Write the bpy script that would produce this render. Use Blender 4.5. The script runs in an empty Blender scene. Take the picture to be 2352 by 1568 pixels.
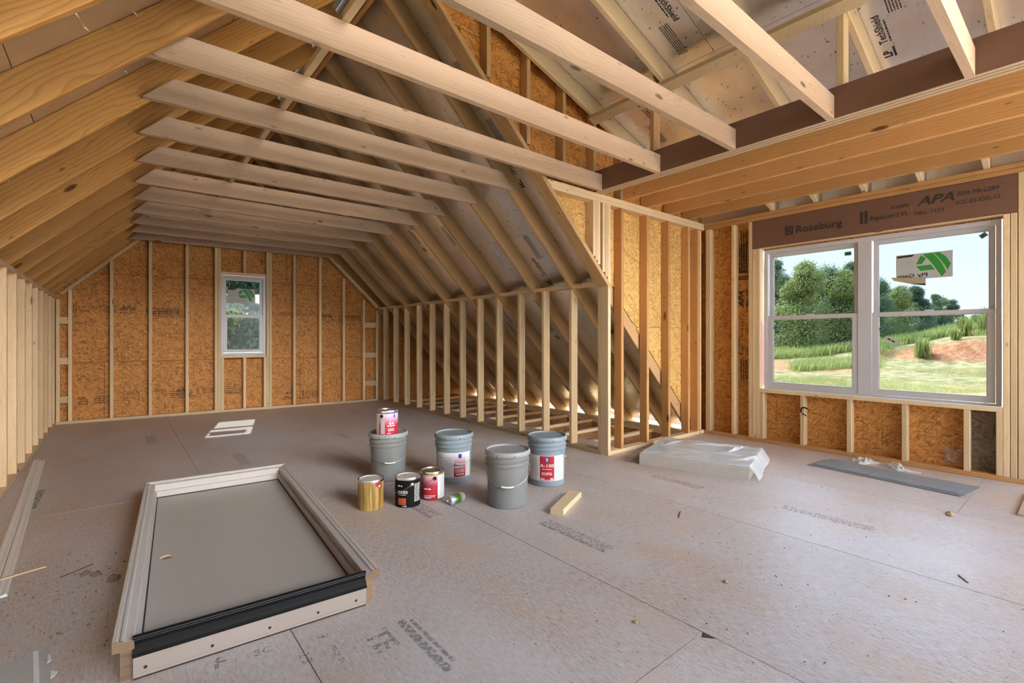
import bpy, bmesh, math, random
from mathutils import Vector, Matrix, noise
random.seed(7)
R = math.radians
scn = bpy.context.scene
COL = scn.collection

# ------------------------------------------------------------------ camera
cam = bpy.data.objects.new('camera', bpy.data.cameras.new('camera')); COL.objects.link(cam)
cam.location = (0, 0, 1.103)
cam.rotation_euler = (R(90), 0, R(-39.37))
cam.data.sensor_width = 36.0
cam.data.lens = 1098.0 / 2352.0 * 36.0
cam.data.shift_y = -(784 - 776.8) / 2352.0
cam.data.clip_end = 1000
scn.camera = cam

# ------------------------------------------------------------------ world, sun, exposure
SKY = 3.4
w = bpy.data.worlds.new('sky'); scn.world = w; w.use_nodes = True
nt = w.node_tree; nt.nodes.clear()
wo = nt.nodes.new('ShaderNodeOutputWorld'); bg = nt.nodes.new('ShaderNodeBackground')
tc = nt.nodes.new('ShaderNodeTexCoord'); sp = nt.nodes.new('ShaderNodeSeparateXYZ'); cr = nt.nodes.new('ShaderNodeValToRGB')
nt.links.new(tc.outputs['Generated'], sp.inputs[0]); nt.links.new(sp.outputs['Z'], cr.inputs[0])
nt.links.new(cr.outputs[0], bg.inputs[0]); nt.links.new(bg.outputs[0], wo.inputs[0])
e = cr.color_ramp.elements
e[0].position = 0.0; e[0].color = (0.88, 0.93, 0.98, 1)
e[1].position = 1.0; e[1].color = (0.30, 0.50, 0.85, 1)
k = e.new(0.16); k.color = (0.72, 0.85, 0.97, 1)
k = e.new(0.45); k.color = (0.48, 0.68, 0.93, 1)
bg.inputs[1].default_value = SKY
sun = bpy.data.objects.new('sun', bpy.data.lights.new('sun', 'SUN')); COL.objects.link(sun)
sun.data.energy = 15; sun.data.angle = R(0.6); sun.data.color = (1.0, 0.93, 0.80)
az, el = R(13.9), R(42.4)
sdir = Vector((math.sin(az) * math.cos(el), math.cos(az) * math.cos(el), math.sin(el)))
sun.rotation_euler = sdir.to_track_quat('Z', 'Y').to_euler()
# broad fill suns, added to brighten the interior from east, behind and overhead
def fill_sun(name, az_, el_, ang, en, col):
    o = bpy.data.objects.new(name, bpy.data.lights.new(name, 'SUN')); COL.objects.link(o)
    d = Vector((math.sin(R(az_)) * math.cos(R(el_)), math.cos(R(az_)) * math.cos(R(el_)), math.sin(R(el_))))
    o.rotation_euler = d.to_track_quat('Z', 'Y').to_euler(); o.data.energy = en; o.data.angle = R(ang); o.data.color = col
fill_sun('fill_east', 84, 24, 50, 7.5, (.76, .89, 1.0))
fill_sun('fill_behind', 174, 16, 26, 2.6, (1.0, .98, .95))
fill_sun('fill_overhead', 10, 66, 24, 14, (.97, .98, 1.0))
scn.view_settings.view_transform = 'Standard'
scn.view_settings.look = 'None'
scn.view_settings.exposure = 1.16
scn.view_settings.gamma = 1.0
scn.view_settings.use_curve_mapping = False
scn.cycles.max_bounces = 14
scn.cycles.diffuse_bounces = 8
scn.cycles.glossy_bounces = 4
scn.cycles.transparent_max_bounces = 16
scn.cycles.sample_clamp_indirect = 12.0
scn.cycles.caustics_reflective = False
scn.cycles.caustics_refractive = False

YB = -1.45      # dormer roof sheathing ends here; unseen opening added behind the camera to admit light
# ------------------------------------------------------------------ node helper
class NT:
    def __init__(s, name):
        s.m = bpy.data.materials.new(name); s.m.use_nodes = True
        s.t = s.m.node_tree; s.b = s.t.nodes['Principled BSDF']
    def n(s, typ, **kw):
        x = s.t.nodes.new(typ)
        for k_, v in kw.items(): setattr(x, k_, v)
        return x
    def l(s, a, b): s.t.links.new(a, b)
    def val(s, x, v):
        if hasattr(v, 'node'): s.l(v, x)
        elif v is not None: x.default_value = v
    def math(s, op, a, b=None, c=None):
        x = s.n('ShaderNodeMath', operation=op)
        s.val(x.inputs[0], a); s.val(x.inputs[1], b)
        if c is not None: s.val(x.inputs[2], c)
        return x.outputs[0]
    def vmul(s, a, v):
        x = s.n('ShaderNodeVectorMath', operation='MULTIPLY'); s.l(a, x.inputs[0]); s.val(x.inputs[1], v); return x.outputs[0]
    def vadd(s, a, v):
        x = s.n('ShaderNodeVectorMath', operation='ADD'); s.l(a, x.inputs[0]); s.val(x.inputs[1], v); return x.outputs[0]
    def noise(s, vec, scale, detail=3, rough=.55, out=0):
        x = s.n('ShaderNodeTexNoise'); s.l(vec, x.inputs['Vector']); x.inputs['Scale'].default_value = scale
        x.inputs['Detail'].default_value = detail; x.inputs['Roughness'].default_value = rough; return x.outputs[out]
    def ramp(s, f, stops, interp='LINEAR'):
        x = s.n('ShaderNodeValToRGB'); s.l(f, x.inputs[0]); x.color_ramp.interpolation = interp
        es = x.color_ramp.elements
        while len(es) < len(stops): es.new(.5)
        for el_, (p, c) in zip(es, stops):
            el_.position = p; el_.color = (*c, 1) if len(c) == 3 else c
        return x.outputs[0]
    def mix(s, f, a, b, typ='MIX'):
        x = s.n('ShaderNodeMix', data_type='RGBA', blend_type=typ)
        s.val(x.inputs[0], f); s.val(x.inputs[6], (*a, 1) if isinstance(a, tuple) else a); s.val(x.inputs[7], (*b, 1) if isinstance(b, tuple) else b)
        return x.outputs[2]
    def bump(s, h, st, dist=.01):
        x = s.n('ShaderNodeBump'); x.inputs['Strength'].default_value = st; x.inputs['Distance'].default_value = dist
        s.l(h, x.inputs['Height']); s.l(x.outputs[0], s.b.inputs['Normal'])
    def set(s, **kw):
        for k_, v in kw.items():
            i = s.b.inputs[k_.replace('_', ' ')]
            s.val(i, (*v, 1) if isinstance(v, tuple) and len(v) == 3 else v)
        return s

def obco(t):
    c = t.n('ShaderNodeTexCoord').outputs['Object']
    r = t.n('ShaderNodeObjectInfo').outputs['Random']
    return c, r

def wood(name, light, dark, knots=.8, rings=26., contrast=.8, var=.16, rough=.62, grey=0.0):
    t = NT(name); c, r = obco(t)
    off = t.n('ShaderNodeCombineXYZ'); t.l(t.math('MULTIPLY', r, 37.), off.inputs[0])
    t.l(t.math('MULTIPLY_ADD', t.math('FRACT', t.math('MULTIPLY', r, 17.3)), .16, .02), off.inputs[1])
    t.l(t.math('MULTIPLY_ADD', t.math('FRACT', t.math('MULTIPLY', r, 7.7)), .12, -.06), off.inputs[2])
    cc = t.vadd(c, off.outputs[0])
    # knots
    kc = t.vmul(cc, (2.6, 8.0, 8.0))
    vo = t.n('ShaderNodeTexVoronoi'); t.l(kc, vo.inputs['Vector']); vo.inputs['Scale'].default_value = 1.0
    sepc = t.n('ShaderNodeSeparateColor'); t.l(vo.outputs['Color'], sepc.inputs[0])
    has = t.math('GREATER_THAN', sepc.outputs[0], 1 - .45 * knots)
    kd = t.math('MULTIPLY', t.math('SUBTRACT', 1, t.math('SMOOTH_MIN', t.math('DIVIDE', vo.outputs['Distance'], .5), 1, .1)), has)
    kin = t.ramp(vo.outputs['Distance'], [(.06, (1, 1, 1)), (.115, (.75, .75, .75)), (.14, (0, 0, 0))])
    kmask = t.math('MULTIPLY', kin, has)
    v2 = t.n('ShaderNodeTexVoronoi'); t.l(t.vmul(cc, (7, 19, 19)), v2.inputs['Vector']); v2.inputs['Scale'].default_value = 1.
    s2_ = t.n('ShaderNodeSeparateColor'); t.l(v2.outputs['Color'], s2_.inputs[0])
    pin = t.math('MULTIPLY', t.math('GREATER_THAN', s2_.outputs[0], 1 - .22 * min(1, knots)), t.ramp(v2.outputs['Distance'], [(.05, (.85, .85, .85)), (.13, (.35, .35, .35)), (.2, (0, 0, 0))]))
    # grain rings, pushed aside round the knots
    dist = t.noise(t.vmul(cc, (.7, 3., 3.)), 2.2, 3, .5)
    warp = t.math('ADD', t.math('MULTIPLY', dist, .085), t.math('MULTIPLY', kd, .03))
    cmb = t.n('ShaderNodeCombineXYZ'); t.l(warp, cmb.inputs[1]); t.l(warp, cmb.inputs[2])
    gc = t.vadd(t.vmul(cc, (.06, 1., 1.)), cmb.outputs[0])
    wv = t.n('ShaderNodeTexWave', wave_type='RINGS', rings_direction='X', wave_profile='SAW'); t.l(gc, wv.inputs['Vector'])
    wv.inputs['Scale'].default_value = rings; wv.inputs['Distortion'].default_value = .6; wv.inputs['Detail'].default_value = 2
    wv.inputs['Detail Scale'].default_value = 2.
    g = t.ramp(wv.outputs['Fac'], [(0, (0, 0, 0)), (.55, (.15, .15, .15)), (.92, (1, 1, 1)), (1, (.1, .1, .1))])
    fib = t.noise(t.vmul(cc, (6, 160, 160)), 1.0, 3, .6)
    f = t.math('ADD', t.math('MULTIPLY', g, contrast * .55), t.math('MULTIPLY', fib, .45))
    col = t.mix(f, light, dark)
    big = t.noise(cc, 1.3, 2, .5)
    tone = t.math('ADD', t.math('MULTIPLY', t.math('SUBTRACT', r, .5), var * 2), t.math('MULTIPLY_ADD', big, .3, .85))
    vm = t.n('ShaderNodeVectorMath', operation='SCALE'); t.l(col, vm.inputs[0]); t.l(tone, vm.inputs['Scale'])
    kcol = tuple(x * .33 for x in dark)
    col = t.mix(kmask, t.mix(pin, vm.outputs[0], tuple(x * .45 for x in dark)), kcol)
    # dirt smudges and small nail or saw marks
    sm = t.ramp(t.noise(t.vmul(cc, (3, 9, 9)), 2.3, 5, .75), [(.62, (0, 0, 0)), (.72, (1, 1, 1))])
    col = t.mix(t.math('MULTIPLY', sm, .35 + grey), col, tuple(x * .45 for x in dark))
    t.set(Base_Color=col, Roughness=rough, Specular_IOR_Level=.25)
    t.bump(t.math('ADD', fib, t.math('MULTIPLY', g, .4)), .25, .002)
    return t.m

def osb(name, light, mid, dark, scale=1.0, plane='XY', rough=.6, spec=.3):
    """flakes: several stretched noises at different angles picked by a cell pattern"""
    t = NT(name); c, r = obco(t)
    off = t.n('ShaderNodeCombineXYZ'); t.l(t.math('MULTIPLY', r, 23.), off.inputs[0]); t.l(t.math('MULTIPLY', r, 11.), off.inputs[1])
    c = t.vadd(c, off.outputs[0])
    outs = []
    for a, s0 in ((8, 0), (-28, 3.1), (47, 7.7), (85, 13.3)):
        mp = t.n('ShaderNodeMapping'); t.l(c, mp.inputs[0]); mp.inputs['Rotation'].default_value = (0, 0, R(a))
        mp.inputs['Location'].default_value = (s0, s0 * .7, 0)
        vo = t.n('ShaderNodeTexVoronoi', feature='F1'); t.l(t.vmul(mp.outputs[0], (15 * scale, 95 * scale, 30)), vo.inputs['Vector']); vo.inputs['Scale'].default_value = 1
        sc = t.n('ShaderNodeSeparateColor'); t.l(vo.outputs['Color'], sc.inputs[0]); outs.append((sc.outputs[0], sc.outputs[1]))
    tone, pri = outs[0]
    for t2, p2 in outs[1:]:
        m = t.math('GREATER_THAN', p2, pri)
        mx = t.n('ShaderNodeMix', data_type='FLOAT'); t.l(m, mx.inputs[0]); t.l(tone, mx.inputs[2]); t.l(t2, mx.inputs[3]); tone = mx.outputs[0]
        pri = t.math('MAXIMUM', p2, pri)
    fine = t.noise(c, 60 * scale, 4, .7)
    f = t.math('ADD', t.math('MULTIPLY', tone, .75), t.math('MULTIPLY', fine, .3))
    col = t.ramp(f, [(.08, dark), (.32, mid), (.75, light), (1., tuple(min(1, x * 1.12) for x in light))])
    big = t.math('MULTIPLY_ADD', t.noise(c, .9, 3, .6), .45, .78)
    vm = t.n('ShaderNodeVectorMath', operation='SCALE'); t.l(col, vm.inputs[0]); t.l(big, vm.inputs['Scale'])
    sm = t.ramp(t.noise(c, 5, 5, .8), [(.64, (0, 0, 0)), (.74, (1, 1, 1))])
    col = t.mix(t.math('MULTIPLY', sm, .4), vm.outputs[0], dark)
    t.set(Base_Color=col, Roughness=rough, Specular_IOR_Level=spec)
    t.bump(t.math('ADD', tone, fine), .3, .003)
    return t.m

M = {}
M['joist'] = wood('wood_joist', (.63, .45, .31), (.40, .26, .165), knots=1.0, contrast=.5, rings=18, grey=.25)
M['stud'] = wood('wood_stud', (.82, .63, .38), (.60, .42, .23), knots=.6, contrast=.4, rings=22)
M['rafter'] = wood('wood_rafter', (.70, .375, .12), (.43, .175, .04), knots=.8, contrast=.95, rings=16, var=.12)
M['rafter2'] = wood('wood_rafter_right', (.62, .40, .20), (.38, .20, .08), knots=.8, contrast=.6, rings=18, var=.14)
M['plate'] = wood('wood_plate', (.78, .60, .38), (.55, .38, .21), knots=.6, contrast=.4, rings=20)
M['djoist'] = wood('wood_dormer_joist', (.70, .39, .155), (.48, .22, .07), knots=.8, contrast=.8, rings=16)
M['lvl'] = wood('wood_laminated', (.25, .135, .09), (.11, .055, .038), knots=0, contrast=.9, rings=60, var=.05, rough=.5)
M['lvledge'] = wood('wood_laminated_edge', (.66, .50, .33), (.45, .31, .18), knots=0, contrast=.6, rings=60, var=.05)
M['osb'] = osb('osb_orange', (.66, .31, .085), (.47, .195, .045), (.20, .075, .02))
M['osb_light'] = osb('osb_yellow', (.78, .50, .18), (.60, .34, .10), (.30, .15, .05))
M['osb_web'] = osb('osb_web', (.45, .24, .11), (.32, .15, .06), (.13, .06, .02))

def plain(name, col, rough=.5, metal=0, spec=.5, bump=None, var=None, **kw):
    t = NT(name); t.set(Base_Color=col, Roughness=rough, Metallic=metal, Specular_IOR_Level=spec, **kw)
    c, r = obco(t)
    if var:
        f = t.noise(c, var[0], 4, .6); t.set(Base_Color=t.mix(f, tuple(x * (1 - var[1]) for x in col), tuple(min(1, x * (1 + var[1])) for x in col)))
    if bump: t.bump(t.noise(c, bump[0], 3, .6), bump[1], bump[2])
    return t.m

# foil sheathing: embossed dents and a slow ripple
def foil(name, tint, rough):
    t = NT(name); c, r = obco(t)
    rip = t.noise(t.vmul(c, (1.0, 3.5, 1)), 1.1, 1, .4)
    emb = t.n('ShaderNodeTexVoronoi'); t.l(t.vmul(c, (150, 110, 1)), emb.inputs['Vector']); emb.inputs['Scale'].default_value = 1.
    crk = t.noise(c, 16, 4, .6)
    sp_ = t.ramp(t.noise(c, 60, 2, .5), [(.66, (0, 0, 0)), (.72, (1, 1, 1))])
    h = t.math('ADD', t.math('ADD', t.math('MULTIPLY', rip, 14.), t.math('MULTIPLY', emb.outputs['Distance'], .35)), t.math('MULTIPLY', crk, .35))
    stain = t.ramp(t.noise(t.vmul(c, (1, 2.5, 1)), 2.1, 4, .6), [(.42, (1, 1, 1)), (.68, (.88, .85, .83))])
    col = t.mix(1.0, tint, stain, 'MULTIPLY')
    t.set(Base_Color=col, Roughness=t.math('MULTIPLY_ADD', crk, .10, rough - .05), Metallic=.92)
    t.bump(h, .22, .004)
    return t.m
M['foil'] = foil('foil', (.96, .96, .965), .30)
M['foil_tan_reflect'] = foil('foil_tan_reflect', (.80, .70, .55), .5)  # tan light reflected off the wood is put into this tint
M['ink'] = plain('ink_black', (.015, .014, .014), .7, var=None)
def worn(name, col, lo=.42, hi=.58):
    t = NT(name); g_ = t.n('ShaderNodeNewGeometry').outputs['Position']
    t.set(Base_Color=col, Roughness=.8, Alpha=t.ramp(t.noise(g_, 55, 4, .7), [(lo, (0, 0, 0)), (hi, (.9, .9, .9))])); return t.m
M['ink_faded'] = worn('ink_faded', (.10, .05, .025), .36, .52)
M['ink_grey'] = worn('ink_grey', (.27, .26, .26), .42, .60)
M['seam'] = plain('seam_dark', (.03, .018, .01), .9)
M['nail'] = plain('nail_steel', (.5, .5, .52), .3, 1)
M['tear'] = plain('foil_tear', (.10, .07, .05), .8)
M['vinyl'] = plain('window_vinyl', (.56, .55, .58), .35, bump=(30, .05, .002))
M['pink'] = plain('tape_pink', (.85, .45, .5), .5)
M['white_tape'] = plain('tape_white', (.85, .88, .9), .3, bump=(25, .5, .01))
M['drywall'] = plain('drywall', (.8, .8, .78), .8)

# glass pane with a mirror coat, darkened to hold down the bright outdoors
def glass():
    t = NT('glass'); t.t.nodes.remove(t.b)
    o = t.t.nodes['Material Output']; tr = t.n('ShaderNodeBsdfTransparent'); tr.inputs[0].default_value = (.154, .167, .186, 1)
    gl = t.n('ShaderNodeBsdfGlossy'); gl.inputs['Roughness'].default_value = .02
    fr = t.n('ShaderNodeFresnel'); fr.inputs[0].default_value = 1.45
    mx = t.n('ShaderNodeMixShader'); t.l(fr.outputs[0], mx.inputs[0]); t.l(tr.outputs[0], mx.inputs[1]); t.l(gl.outputs[0], mx.inputs[2])
    t.l(mx.outputs[0], o.inputs[0]); return t.m
M['glass'] = glass()

# subfloor: dusty OSB with fine fibres, grey smears, tan worn patches
def subfloor():
    t = NT('subfloor'); g = t.n('ShaderNodeNewGeometry').outputs['Position']; c, r = obco(t)
    fl = t.noise(t.vmul(g, (120, 26, 1)), 1., 4, .7)
    fl2 = t.noise(t.vmul(g, (70, 200, 1)), 1., 2, .6)
    base = t.ramp(t.math('ADD', t.math('MULTIPLY', fl, .7), t.math('MULTIPLY', fl2, .3)),
                  [(.34, (.27, .20, .165)), (.48, (.50, .42, .37)), (.70, (.67, .62, .59))])
    tan = t.ramp(t.noise(t.vmul(g, (1, .6, 1)), 2.6, 6, .72), [(.5, (0, 0, 0)), (.68, (1, 1, 1))])
    base = t.mix(t.math('MULTIPLY', tan, .7), base, (.55, .38, .25))
    dust = t.ramp(t.noise(t.vmul(g, (1, .5, 1)), 1.1, 5, .65), [(.40, (0, 0, 0)), (.62, (1, 1, 1))])
    base = t.mix(t.math('MULTIPLY', dust, .5), base, (.62, .605, .63))
    gr = t.ramp(t.noise(t.vadd(t.vmul(g, (2.2, .7, 1)), (3.3, 7.1, 0)), 1.6, 5, .6), [(.60, (0, 0, 0)), (.70, (1, 1, 1))])
    base = t.mix(t.math('MULTIPLY', gr, .5), base, (.46, .47, .49))
    sc = t.noise(t.vmul(g, (26, 9, 1)), 3.5, 4, .8)
    pits = t.ramp(sc, [(.70, (0, 0, 0)), (.76, (1, 1, 1))])
    base = t.mix(t.math('MULTIPLY', pits, .55), base, (.15, .10, .08))
    tone = t.math('MULTIPLY_ADD', r, .10, .95)
    vm = t.n('ShaderNodeVectorMath', operation='SCALE'); t.l(base, vm.inputs[0]); t.l(tone, vm.inputs['Scale'])
    t.set(Base_Color=vm.outputs[0], Roughness=.45, Specular_IOR_Level=.4)
    t.bump(t.math('SUBTRACT', fl, t.math('MULTIPLY', pits, .7)), .25, .002)
    return t.m
M['subfloor'] = subfloor()

# ------------------------------------------------------------------ mesh helpers
def link(name, me, mat=None, parent=None, mtx=None):
    o = bpy.data.objects.new(name, me); COL.objects.link(o)
    if mat is not None:
        for m in (mat if isinstance(mat, (list, tuple)) else [mat]): me.materials.append(m)
    if mtx is not None: o.matrix_world = mtx
    if parent is not None: o.parent = parent
    return o
def tag(o, label, cat=None, group=None, kind=None):
    o['label'] = label
    if cat: o['category'] = cat
    if group: o['group'] = group
    if kind: o['kind'] = kind
    return o
def empty(name, loc=(0, 0, 0), rz=0):
    o = bpy.data.objects.new(name, None); COL.objects.link(o); o.location = loc; o.rotation_euler = (0, 0, rz); o.empty_display_size = .05
    return o
def frame(o, x, y):
    x = Vector(x).normalized(); y = Vector(y); y = (y - x * y.dot(x)).normalized(); z = x.cross(y)
    return Matrix(((x.x, y.x, z.x, o[0]), (x.y, y.y, z.y, o[1]), (x.z, y.z, z.z, o[2]), (0, 0, 0, 1)))
def mesh(name, vs, fs, smooth=False):
    me = bpy.data.meshes.new(name); me.from_pydata([tuple(v) for v in vs], [], fs); me.update()
    if smooth: me.polygons.foreach_set('use_smooth', [True] * len(me.polygons))
    return me
def prism_mesh(name, poly, z0, z1, ch=0.0):
    """polygon in local XY extruded z0..z1"""
    n = len(poly)
    a = sum(poly[i][0] * poly[(i + 1) % n][1] - poly[(i + 1) % n][0] * poly[i][1] for i in range(n))
    if a < 0: poly = poly[::-1]
    vs = [(x, y, z0) for x, y in poly] + [(x, y, z1) for x, y in poly]
    fs = [tuple(range(n))[::-1], tuple(range(n, 2 * n))] + [(i, (i + 1) % n, n + (i + 1) % n, n + i) for i in range(n)]
    return mesh(name, vs, fs)
def prism(name, o, x, y, poly, z0, z1, mat, parent=None):
    return link(name, prism_mesh(name, poly, z0, z1), mat, parent, frame(o, x, y))
def board(name, p0, p1, up, wy, tz, mat, parent=None, ch=.003, cut0=0, cut1=0):
    """board from p0 to p1 (centre of one corner edge), local +Y = up (size wy), thickness along local Z (size tz); cut0/cut1 slant ends (dx per dy)"""
    p0, p1 = Vector(p0), Vector(p1); L = (p1 - p0).length
    cs = [(ch, 0), (wy - ch, 0), (wy, ch), (wy, tz - ch), (wy - ch, tz), (ch, tz), (0, tz - ch), (0, ch)]
    vs = [(cut0 * y, y, z) for y, z in cs] + [(L + cut1 * y, y, z) for y, z in cs]
    fs = [tuple(range(7, -1, -1)), tuple(range(8, 16))] + [((i + 1) % 8, 8 + (i + 1) % 8, 8 + i, i) for i in range(8)]
    me = mesh(name, vs, fs)
    return link(name, me, mat, parent, frame(p0, p1 - p0, up))
def vstud(name, x, y, z0, z1, dx, dy, mat, parent=None):
    """vertical post occupying x..x+dx, y..y+dy"""
    return board(name, (x, y, z0), (x, y, z1), (0, 1, 0), dy, dx, mat, parent) if False else _vs(name, x, y, z0, z1, dx, dy, mat, parent)
def _vs(name, x, y, z0, z1, dx, dy, mat, parent):
    # local X = up, local Y = +world Y, local Z = -world X -> start at x+dx... (X cross Y = Z: up x Y = -X)
    return board(name, (x + dx, y, z0), (x + dx, y, z1), (0, 1, 0), dy, dx, mat, parent)
def hx(name, x0, x1, y, z, dy, dz, mat, parent=None):
    """horizontal board along X occupying y..y+dy, z..z+dz: local Y up, local Z = X x up = -Y"""
    return board(name, (x0, y + dy, z), (x1, y + dy, z), (0, 0, 1), dz, dy, mat, parent)
def hy(name, y0, y1, x, z, dx, dz, mat, parent=None):
    """horizontal board along Y: Y x up = +X"""
    return board(name, (x, y0, z), (x, y1, z), (0, 0, 1), dz, dx, mat, parent)
def box_mesh(name, x0, x1, y0, y1, z0, z1, bev=0):
    bm = bmesh.new(); bmesh.ops.create_cube(bm, size=1)
    for v in bm.verts: v.co = Vector(((x0 + x1) / 2 + v.co.x * (x1 - x0), (y0 + y1) / 2 + v.co.y * (y1 - y0), (z0 + z1) / 2 + v.co.z * (z1 - z0)))
    if bev: bmesh.ops.bevel(bm, geom=bm.edges[:], offset=bev, segments=2, affect='EDGES')
    me = bpy.data.meshes.new(name); bm.to_mesh(me); bm.free(); return me
def box(name, x0, x1, y0, y1, z0, z1, mat, parent=None, bev=0):
    return link(name, box_mesh(name, x0, x1, y0, y1, z0, z1, bev), mat, parent)
def lathe(name, prof, seg=48, mat=None, parent=None, close=False, smooth=True, loc=(0, 0, 0)):
    vs = []; fs = []
    for r_, z in prof:
        for i in range(seg):
            a = 2 * math.pi * i / seg; vs.append((r_ * math.cos(a), r_ * math.sin(a), z))
    for j in range(len(prof) - 1):
        for i in range(seg):
            a, b = j * seg + i, j * seg + (i + 1) % seg
            fs.append((a, b, b + seg, a + seg))
    me = mesh(name, vs, fs)
    bm = bmesh.new(); bm.from_mesh(me); bmesh.ops.remove_doubles(bm, verts=bm.verts, dist=1e-6)
    bm.to_mesh(me); bm.free()
    if smooth:
        me.polygons.foreach_set('use_smooth', [True] * len(me.polygons))
        try: me.set_sharp_from_angle(angle=R(40))
        except Exception: pass
    o = link(name, me, mat, parent); o.location = loc; return o
def tube(name, pts, rad, mat, parent=None, seg=8, cyc=False):
    cu = bpy.data.curves.new(name, 'CURVE'); cu.dimensions = '3D'; cu.bevel_depth = rad; cu.bevel_resolution = 2; cu.use_fill_caps = True
    s = cu.splines.new('POLY'); s.points.add(len(pts) - 1); s.use_cyclic_u = cyc
    for p, q in zip(s.points, pts): p.co = (*q, 1)
    o = bpy.data.objects.new(name, cu); COL.objects.link(o)
    dg = bpy.context.evaluated_depsgraph_get(); me = bpy.data.meshes.new_from_object(o.evaluated_get(dg)); bpy.data.objects.remove(o)
    me.polygons.foreach_set('use_smooth', [True] * len(me.polygons))
    return link(name, me, mat, parent)

_tc = {}
def text_geo(s, bold=0.0, align='LEFT'):
    key = (s, bold, align)
    if key in _tc: return _tc[key]
    cu = bpy.data.curves.new('t', 'FONT'); cu.body = s; cu.size = 1; cu.offset = bold; cu.align_x = align; cu.resolution_u = 2
    o = bpy.data.objects.new('t', cu); COL.objects.link(o)
    dg = bpy.context.evaluated_depsgraph_get(); me = bpy.data.meshes.new_from_object(o.evaluated_get(dg)); bpy.data.objects.remove(o)
    vs = [v.co.copy() for v in me.vertices]; fs = [tuple(p.vertices) for p in me.polygons]
    bpy.data.meshes.remove(me); _tc[key] = (vs, fs); return vs, fs
class Ink:
    """collects flat print (letters and bars in local XY) to put on one surface"""
    def __init__(s): s.vs = []; s.fs = []
    def text(s, st, x, y, size, bold=.015, shear=0, sx=1, mirror=False, align='LEFT'):
        vs, fs = text_geo(st, bold, align); b = len(s.vs)
        for v in vs:
            X = (v.x + shear * v.y) * size * sx
            s.vs.append((x + (-X if mirror else X), y + v.y * size, 0))
        s.fs += [tuple(b + i for i in f) for f in fs]; return s
    def poly(s, pts):
        b = len(s.vs); s.vs += [(x, y, 0) for x, y in pts]; s.fs.append(tuple(range(b, b + len(pts)))); return s
    def bar(s, x0, y0, x1, y1):
        n = max(1, int((x1 - x0) / .006)) if x1 - x0 < .13 else 1
        for i in range(n):
            a, b = x0 + (x1 - x0) * i / n, x0 + (x1 - x0) * (i + 1) / n; s.poly([(a, y0), (b, y0), (b, y1), (a, y1)])
        return s
    def box_(s, x0, y0, x1, y1, t):
        return s.bar(x0, y0, x1, y0 + t).bar(x0, y1 - t, x1, y1).bar(x0, y0 + t, x0 + t, y1 - t).bar(x1 - t, y0 + t, x1, y1 - t)
    def lines(s, x0, y0, x1, n, pitch, h):
        rr = random.Random(int(x0 * 977 + y0 * 131 + n))
        for i in range(n):
            x = x0
            while x < x1 - h:
                wd = rr.uniform(h * .6, h * 3.5); s.bar(x, y0 - i * pitch - h, min(x + wd, x1), y0 - i * pitch); x += wd + h * .6
        return s
    def make(s, name, o, x, y, mat, parent=None, bend=None):
        vs = [bend(v) for v in s.vs] if bend else s.vs
        me = mesh(name, vs, s.fs)
        ob = link(name, me, mat, parent, None if bend else frame(o, x, y))
        if bend: ob['kind'] = 'stuff'
        return ob

# ================================================================== STRUCTURE
def st(name, label, cat=None):
    o = empty(name); tag(o, label, cat, kind='structure'); return o
KR = 5.14      # right roof: rafter undersides x + z
KL = 2.30      # left roof: z - x
RV = .205      # vertical depth of rafters
SH = lambda x: 2.44 + .333 * (5.27 - x)   # dormer roof rafter underside

# ---- floor: sheets of subfloor with seams, notch at one corner
fl = st('floor', 'dusty tan plywood subfloor with gaps between its sheets and grey printed stamps', 'floor')
T = .019; G = .0017
def sheet(x0, x1, y0, y1, notch=None):
    poly = [(x0 + G, y0 + G), (x1 - G, y0 + G), (x1 - G, y1 - G), (x0 + G, y1 - G)]
    if notch: poly = [(x0 + G, y0 + G), (x1 - G, y0 + G), (x1 - G, y1 - G - .052), (x1 - G - .046, y1 - G), (x0 + G, y1 - G)]
    cx, cy = (x0 + x1) / 2, (y0 + y1) / 2
    prism('floor_panel', (cx, cy, -T + random.uniform(-.0006, 0)), (1, 0, 0), (0, 1, 0), [(x - cx, y - cy) for x, y in poly], 0, T, M['subfloor'], fl)
rows = [(-.72, .50, (4.14,)), (.50, 1.695, (.935,)), (1.695, 2.887, (1.35,)), (2.887, 4.085, (2.178,)), (4.085, 5.36, (.552,))]
for x0, x1, (s0,) in rows:
    ys = [s0 + 2.44 * k_ for k_ in range(-4, 6)]
    for a, b in zip(ys, ys[1:]):
        a2, b2 = max(a, -3.3 if x0 < 1.2 else -6.5), min(b, 8.5)  # right-hand rows lengthened unseen behind the camera to bounce sunlight
        if b2 - a2 < .05: continue
        if x0 > 4: # beside the window only
            b2 = min(b2, 2.99)
            if b2 <= a2: continue
            sheet(x0, x1, a2, b2)
        elif x0 > 2.8 and a2 > 2.9:
            sheet(x0, 3.95, a2, b2)
        elif x0 > 2.8 and b2 > 2.99:
            sheet(x0, x1, a2, 2.99); sheet(x0, 3.95, 2.99, b2)
        else:
            sheet(x0, x1, a2, b2, notch=(abs(x1 - 1.695) < .01 and abs(b - .935) < .01))
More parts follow.
